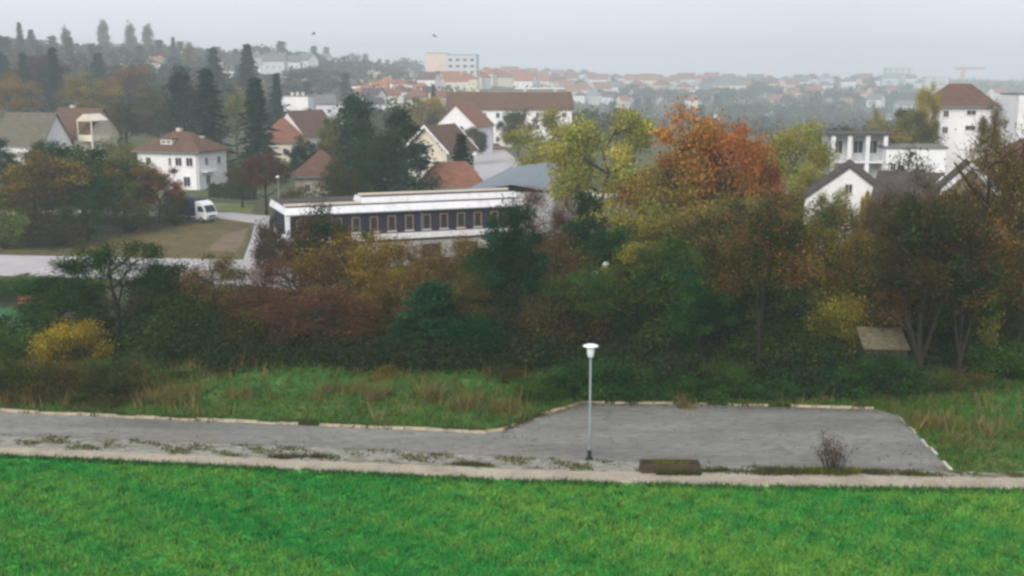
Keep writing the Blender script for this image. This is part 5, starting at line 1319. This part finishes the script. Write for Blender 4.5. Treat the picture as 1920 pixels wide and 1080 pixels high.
def front_clumps():
    spec = [(1345, 884, .5, .16, 'low olive weed clump right of the timber trough'), (1425, 886, .9, .20, 'olive weed clump between the trough and the bare shrub'), (1490, 887, .9, .24, 'dark weed clump just left of the bare shrub'),
            (1640, 889, .8, .20, 'weed clump just right of the bare shrub'), (1705, 890, .9, .13, 'low weed clump before the parking lot corner'), (555, 858, 1.0, .20, 'dark weed clump in the verge beside the road'), (880, 872, .8, .14, 'small reddish weed clump in the verge near the kerb bend')]
    for i, (px, py, w_, h_, lb) in enumerate(spec):
        p = flat(px, py); e = empty('weed_clump', (p[0], p[1], .01)); tag(e, lb, 'weeds', 'weed clumps beside the footpath')
        tuft(e, 420, -w_, w_, -.16, .16, 0, h_ * 1.15, (.040, .070, .022), (.14, .10, .04), 40 + i, 'blades', True)
front_clumps()
def bank_clumps():
    spec = [(300, 758, 1.0, .75, 'straw coloured weed clump on the bank above the first kerb gap'), (350, 742, 1.3, .8, 'pale dry weed clump on the crest of the bank at left'), (470, 748, .9, .6, 'dry weed clump on the middle of the left bank'),
            (640, 738, .9, .7, 'ochre weed clump on the bank under the reddish tangle'), (715, 748, 1.0, .8, 'ochre weed clump on the bank below the small pines'), (800, 752, .7, 1.1, 'tall pale reed clump on the bank right of the small pine'),
            (878, 768, .9, .8, 'straw weed clump on the bank left of the kerb bend'), (945, 772, .9, .7, 'straw weed clump at the kerb bend itself'), (1275, 756, .7, .7, 'single straw weed clump behind the middle of the parking lot'),
            (1745, 800, .9, .6, 'yellowed weed clump beside the right kerb of the parking lot'), (1830, 835, 1.2, .5, 'yellowed weed clump on the lower right slope')]
    for i, (px, py, w_, h_, lb) in enumerate(spec):
        p = flat(px, py); z = float(mound(np.array([p]))[0]) if p[1] > 50 else 0
        e = empty('weed_clump', (p[0], p[1], .01 + z)); tag(e, lb, 'weeds', 'dry weed clumps on the grass bank')
        tuft(e, 300, -w_, w_, -.5, .5, 0, h_, (.25, .19, .07), (.085, .11, .03), 60 + i, 'blades', True)
bank_clumps()
def litter():
    nr = np.random.default_rng(51)
    lot = between(LOT_N, LOT_S, .0)(nr, 500); rd = between(ROAD_N, ROAD_S, 0)(nr, 350); mw = meadow_pts(nr, 500)
    e1 = between(LOT_N[:6], [(x, y - .5) for x, y in LOT_N[:6]], 0)(nr, 500)
    P = np.concatenate([lot, rd, mw, e1]); n = len(P); z = np.r_[np.full(850, .03), np.full(500, .10), np.full(500, .03)]
    a = nr.uniform(0, 6.28, n); sz = nr.uniform(.03, .075, n)
    c_, s_ = np.cos(a) * sz, np.sin(a) * sz
    V = np.stack([np.c_[P[:, 0] - c_, P[:, 1] - s_, z], np.c_[P[:, 0] + s_ * .6, P[:, 1] - c_ * .6, z + .012], np.c_[P[:, 0] + c_, P[:, 1] + s_, z + .02], np.c_[P[:, 0] - s_ * .6, P[:, 1] + c_ * .6, z + .006]], 1).reshape(-1, 3)
    o = link('fallen_leaves', np_mesh('fallen_leaves', V, np.arange(n * 4).reshape(n, 4), LEAF, {'tint': nr.random(n), 'tone': nr.uniform(.6, 1.3, n)})); o.color = (.22, .13, .045, 1); o['leaf_b'] = [.11, .06, .03, 1.0]
    tag(o, 'brown and yellow fallen leaves strewn over asphalt and grass', 'leaves', kind='stuff')
litter()

# ------------------------------------------------------------------ globe lamps round the long building
def globe_lamp(px, py, y, lb):
    z = z_of(py, y); p = Vector((x_of(px, y, z), y, h1(x_of(px, y, z), y)))
    e = empty('globe_lamp', p); tag(e, lb, 'street lamp', 'white globe lamps')
    H = z - p.z
    MB().lathe([(.07, 0), (.07, .4), (.045, .42), (.04, H - .25), (0, H - .25)], 8).build('pole', M_DARK, e, True)
    MB().lathe([(.23 * math.sin(math.pi * k / 10), H - .23 * math.cos(math.pi * k / 10)) for k in range(11)], 14).build('globe', M_OPAL, e, True)
globe_lamp(533, 445, 97, 'white globe lamp at the corner of the long building')
globe_lamp(763, 494, 79, 'right of the two white globe lamps under the sill band')
globe_lamp(739, 498, 79.5, 'left of the two white globe lamps under the sill band')
globe_lamp(1115, 514, 72, 'lower white globe lamp glimpsed right of the maroon tree')
globe_lamp(1136, 497, 73, 'upper white globe lamp glimpsed right of the maroon tree')
pp = stand(526, 118); e = empty('lamp_post', pp); tag(e, 'thin grey lamp post with a small white head left of the pyramid roof', 'street lamp')
H = z_of(332, 118) - pp.z
MB().lathe([(.08, 0), (.05, 3), (.035, H), (0, H)], 8).build('pole', M_STEEL, e, True)
MB().box((-.12, -.28, H - .04), (.12, .25, H + .12)).build('lamp_head', M_LAMPW, e)

# ------------------------------------------------------------------ vehicles
def wheel(e, x, y, r, w, name='wheel'):
    n = 14
    m = MB(); 
    ring = [(x + r * math.cos(2 * math.pi * i / n), r + r * math.sin(2 * math.pi * i / n)) for i in range(n)]
    m.hexa([(a, y - w / 2, z) for a, z in ring], [(a, y + w / 2, z) for a, z in ring]); o = m.build(name, M_TYRE, e)
    m = MB(); ring = [(x + r * .58 * math.cos(2 * math.pi * i / n), r + r * .58 * math.sin(2 * math.pi * i / n)) for i in range(n)]
    s = 1 if y > 0 else -1
    yy = y + s * (w / 2 + .004); m.hexa([(a, yy - .01, z) for a, z in ring], [(a, yy + .01, z) for a, z in ring]); m.build('rim', M_STEEL, o)

def profile(m, prof, y0, y1, inset=None):
    k = len(prof)
    a = [(x, y0, z) for x, z in prof]; b = [(x, y1, z) for x, z in prof]
    m.hexa(a, b)

def truck():
    p = stand(371, 143)
    e = empty('box_truck', (p.x, p.y, p.z + .016), R(-30)); tag(e, 'white cabbed small truck with a dark blue box body on the lane', 'truck')
    W = 1.0
    MB().box((-3.2, -.8, .45), (2.3, .8, .62)).build('chassis', M_DARK, e)
    bx = MB().box((-3.4, -1.05, .75), (.55, 1.05, 2.75)).build('box_body', plain('dark_blue_tarp', (.030, .032, .085), .8, .15), e)
    MB().box((-3.45, -1.09, .63), (.58, 1.09, .76)).build('bed_rail', M_LAMPW, e)
    MB().box((-3.43, -1.07, 2.752), (.58, 1.07, 2.80)).build('box_edge', plain('dark_blue_tarp', (.030, .032, .085), .8, .15), bx)
    c = MB(); profile(c, [(.65, .45), (2.45, .45), (2.5, .95), (2.38, 1.25), (1.85, 2.15), (1.5, 2.45), (1.0, 2.62), (.65, 2.60)], -.98, .98)
    cb = c.build('cab', M_LAMPW, e)
    g = MB(); g.hexa([(2.375, -.85, 1.30), (2.375, .85, 1.30), (1.90, .78, 2.09), (1.90, -.78, 2.09)], [(2.40, -.85, 1.31), (2.40, .85, 1.31), (1.925, .78, 2.10), (1.925, -.78, 2.10)]); g.build('windscreen', M_GLASS, cb)
    for s in (-1, 1):
        g = MB(); y0, y1 = sorted((s * .983, s * .995)); profile(g, [(1.05, 1.35), (2.15, 1.35), (1.78, 2.02), (1.05, 2.02)], y0, y1); g.build('side_window', M_GLASS, cb)
        MB().box((2.49, s * .72 - .14, .72), (2.53, s * .72 + .14, .90)).build('headlight', M_OPAL, e)
        MB().box((1.95, s * 1.12 - .05, 1.4), (2.05, s * 1.12 + .05, 1.75)).build('mirror', M_DARK, e)
        for x in (-2.4, 1.55): wheel(e, x, s * .86, .37, .26)
    MB().box((2.42, -.98, .36), (2.58, .98, .60)).build('bumper', M_STEEL, e)
    MB().box((2.502, -.5, .70), (2.52, .5, .88)).build('grille', M_DARK, e)
truck()

def car(px, y, rz, col, lb, dz=.03):
    p = stand(px, y)
    e = empty('parked_car', (p.x, p.y, p.z + dz), rz); tag(e, lb, 'car', 'parked cars')
    b = MB()
    prof = [(-2.0, .30), (2.0, .30), (2.05, .62), (1.85, .80), (1.0, .90), (-1.85, .92), (-2.05, .75)]
    profile(b, prof, -.82, .82); body = b.build('body', col, e)
    c = MB(); c.hexa([(-1.75, -.78, .90), (1.05, -.78, .90), (1.05, .78, .90), (-1.75, .78, .90)], [(-1.25, -.60, 1.42), (.35, -.60, 1.42), (.35, .60, 1.42), (-1.25, .60, 1.42)]); c.build('cabin_glass', M_GLASS, e)
    MB().box((-1.27, -.61, 1.42), (.37, .61, 1.47)).build('roof', col, e)
    for s in (-1, 1):
        MB().box((2.02, s * .6 - .16, .56), (2.07, s * .6 + .16, .70)).build('headlight', M_OPAL, e)
        MB().box((-2.07, s * .62 - .14, .58), (-2.03, s * .62 + .14, .74)).build('tail_light', plain('lamp_red', (.35, .02, .02), 1, .1), e)
        for x in (-1.25, 1.25): wheel(e, x, s * .78, .30, .18)
C_WHITE = plain('car_white', (.75, .76, .78), 1, .04, .35, .5); C_BLUE = plain('car_pale_blue', (.42, .48, .58), 1, .04, .35, .5); C_RED = plain('car_dull_red', (.42, .16, .10), 1, .05, .35, .5)
car(888, 276, R(80), C_BLUE, 'pale blue car parked end on before the apartment block')
car(930, 284, R(20), C_RED, 'dull red car standing on the yard by the apartment block')
car(1006, 232, R(10), C_WHITE, 'white car half hidden by the big pale yellow tree')
car(1136, 168, R(25), C_WHITE, 'white car seen through the trees right of the grey roof')
car(1085, 175, R(25), C_WHITE, 'white car tucked behind the right end of the grey sheet roof')

# garden bench behind the left thicket
pb = stand(58, 88.5)
GB = empty('garden_bench', (pb.x, pb.y, pb.z), R(8)); tag(GB, 'red brown garden bench beside the little lawn at left', 'bench')
for k in range(3): MB().box((-.95, -.25 + k * .17, .43), (.95, -.11 + k * .17, .47)).build('seat_slat', M_REDWOOD, GB)
for k in range(2): MB().box((-.95, .27, .62 + k * .17), (.95, .30, .76 + k * .17)).build('back_slat', M_REDWOOD, GB)
for s in (-.75, .75):
    MB().box((s - .04, -.24, 0), (s + .04, -.16, .43)).build('leg', M_DARK, GB); MB().box((s - .04, .305, 0), (s + .04, .36, .95)).build('leg', M_DARK, GB)

# two birds over the ridge
def bird(px, py, y, rz, roll, lb, span=.5):
    z = z_of(py, y); e = empty('bird', (x_of(px, y, z), y, z), rz); e.rotation_euler = (roll, 0, rz); tag(e, lb, 'bird', 'birds flying over the town')
    M = plain('bird_feathers', (.03, .028, .028), 5, .2)
    b = MB(); prof = [(-.22, .0), (-.16, .03), (-.04, .055), (.08, .05), (.15, .035), (.20, .012), (.24, 0)]
    n = len(b.v)
    for x, r in prof:
        for i in range(8): b.v.append((x, r * math.cos(i * .785), r * math.sin(i * .785)))
    for k in range(len(prof) - 1):
        for i in range(8): b.f.append((n + k*8 + i, n + k*8 + (i + 1) % 8, n + (k+1)*8 + (i + 1) % 8, n + (k+1)*8 + i)); b.m.append(0)
    b.build('body', M, e, True)
    for s in (-1, 1):
        w_ = MB(); w_.hexa([(.08, s * .03, .02), (.10, s * span * .5, .12), (-.02, s * span, .08), (-.06, s * span * .5, .10), (-.08, s * .03, .01)], [(.08, s * .03, .035), (.10, s * span * .5, .135), (-.02, s * span, .09), (-.06, s * span * .5, .115), (-.08, s * .03, .025)]); w_.build('wing', M, e)
    MB().hexa([(-.20, -.02, 0), (-.20, .02, 0), (-.34, .06, 0), (-.34, -.06, 0)], [(-.20, -.02, .012), (-.20, .02, .012), (-.34, .06, .008), (-.34, -.06, .008)]).build('tail', M, e)
bird(815, 68, 130, R(35), R(20), 'dark bird flying above the pink block')
bird(588, 64, 120, R(15), R(-15), 'bird gliding over the hazy ridge, left of the other bird', .45)

# ------------------------------------------------------------------ the haze
m = bpy.data.materials.new('haze'); m.use_nodes = True
nt = m.node_tree
for nd_ in list(nt.nodes):
    if nd_.type != 'OUTPUT_MATERIAL': nt.nodes.remove(nd_)
pv = nt.nodes.new('ShaderNodeVolumePrincipled')
pv.inputs['Color'].default_value = (0.88, 0.98, 1.0, 1)
pv.inputs['Density'].default_value = 0.00060
pv.inputs['Anisotropy'].default_value = 0.2
nt.links.new(pv.outputs['Volume'], nt.nodes['Material Output'].inputs['Volume'])
hz = MB().box((-1750, -75, -34), (1750, 2520, 75)).build('haze', m)
tag(hz, 'thin pale haze lying over the town and hills', 'haze', kind='stuff')
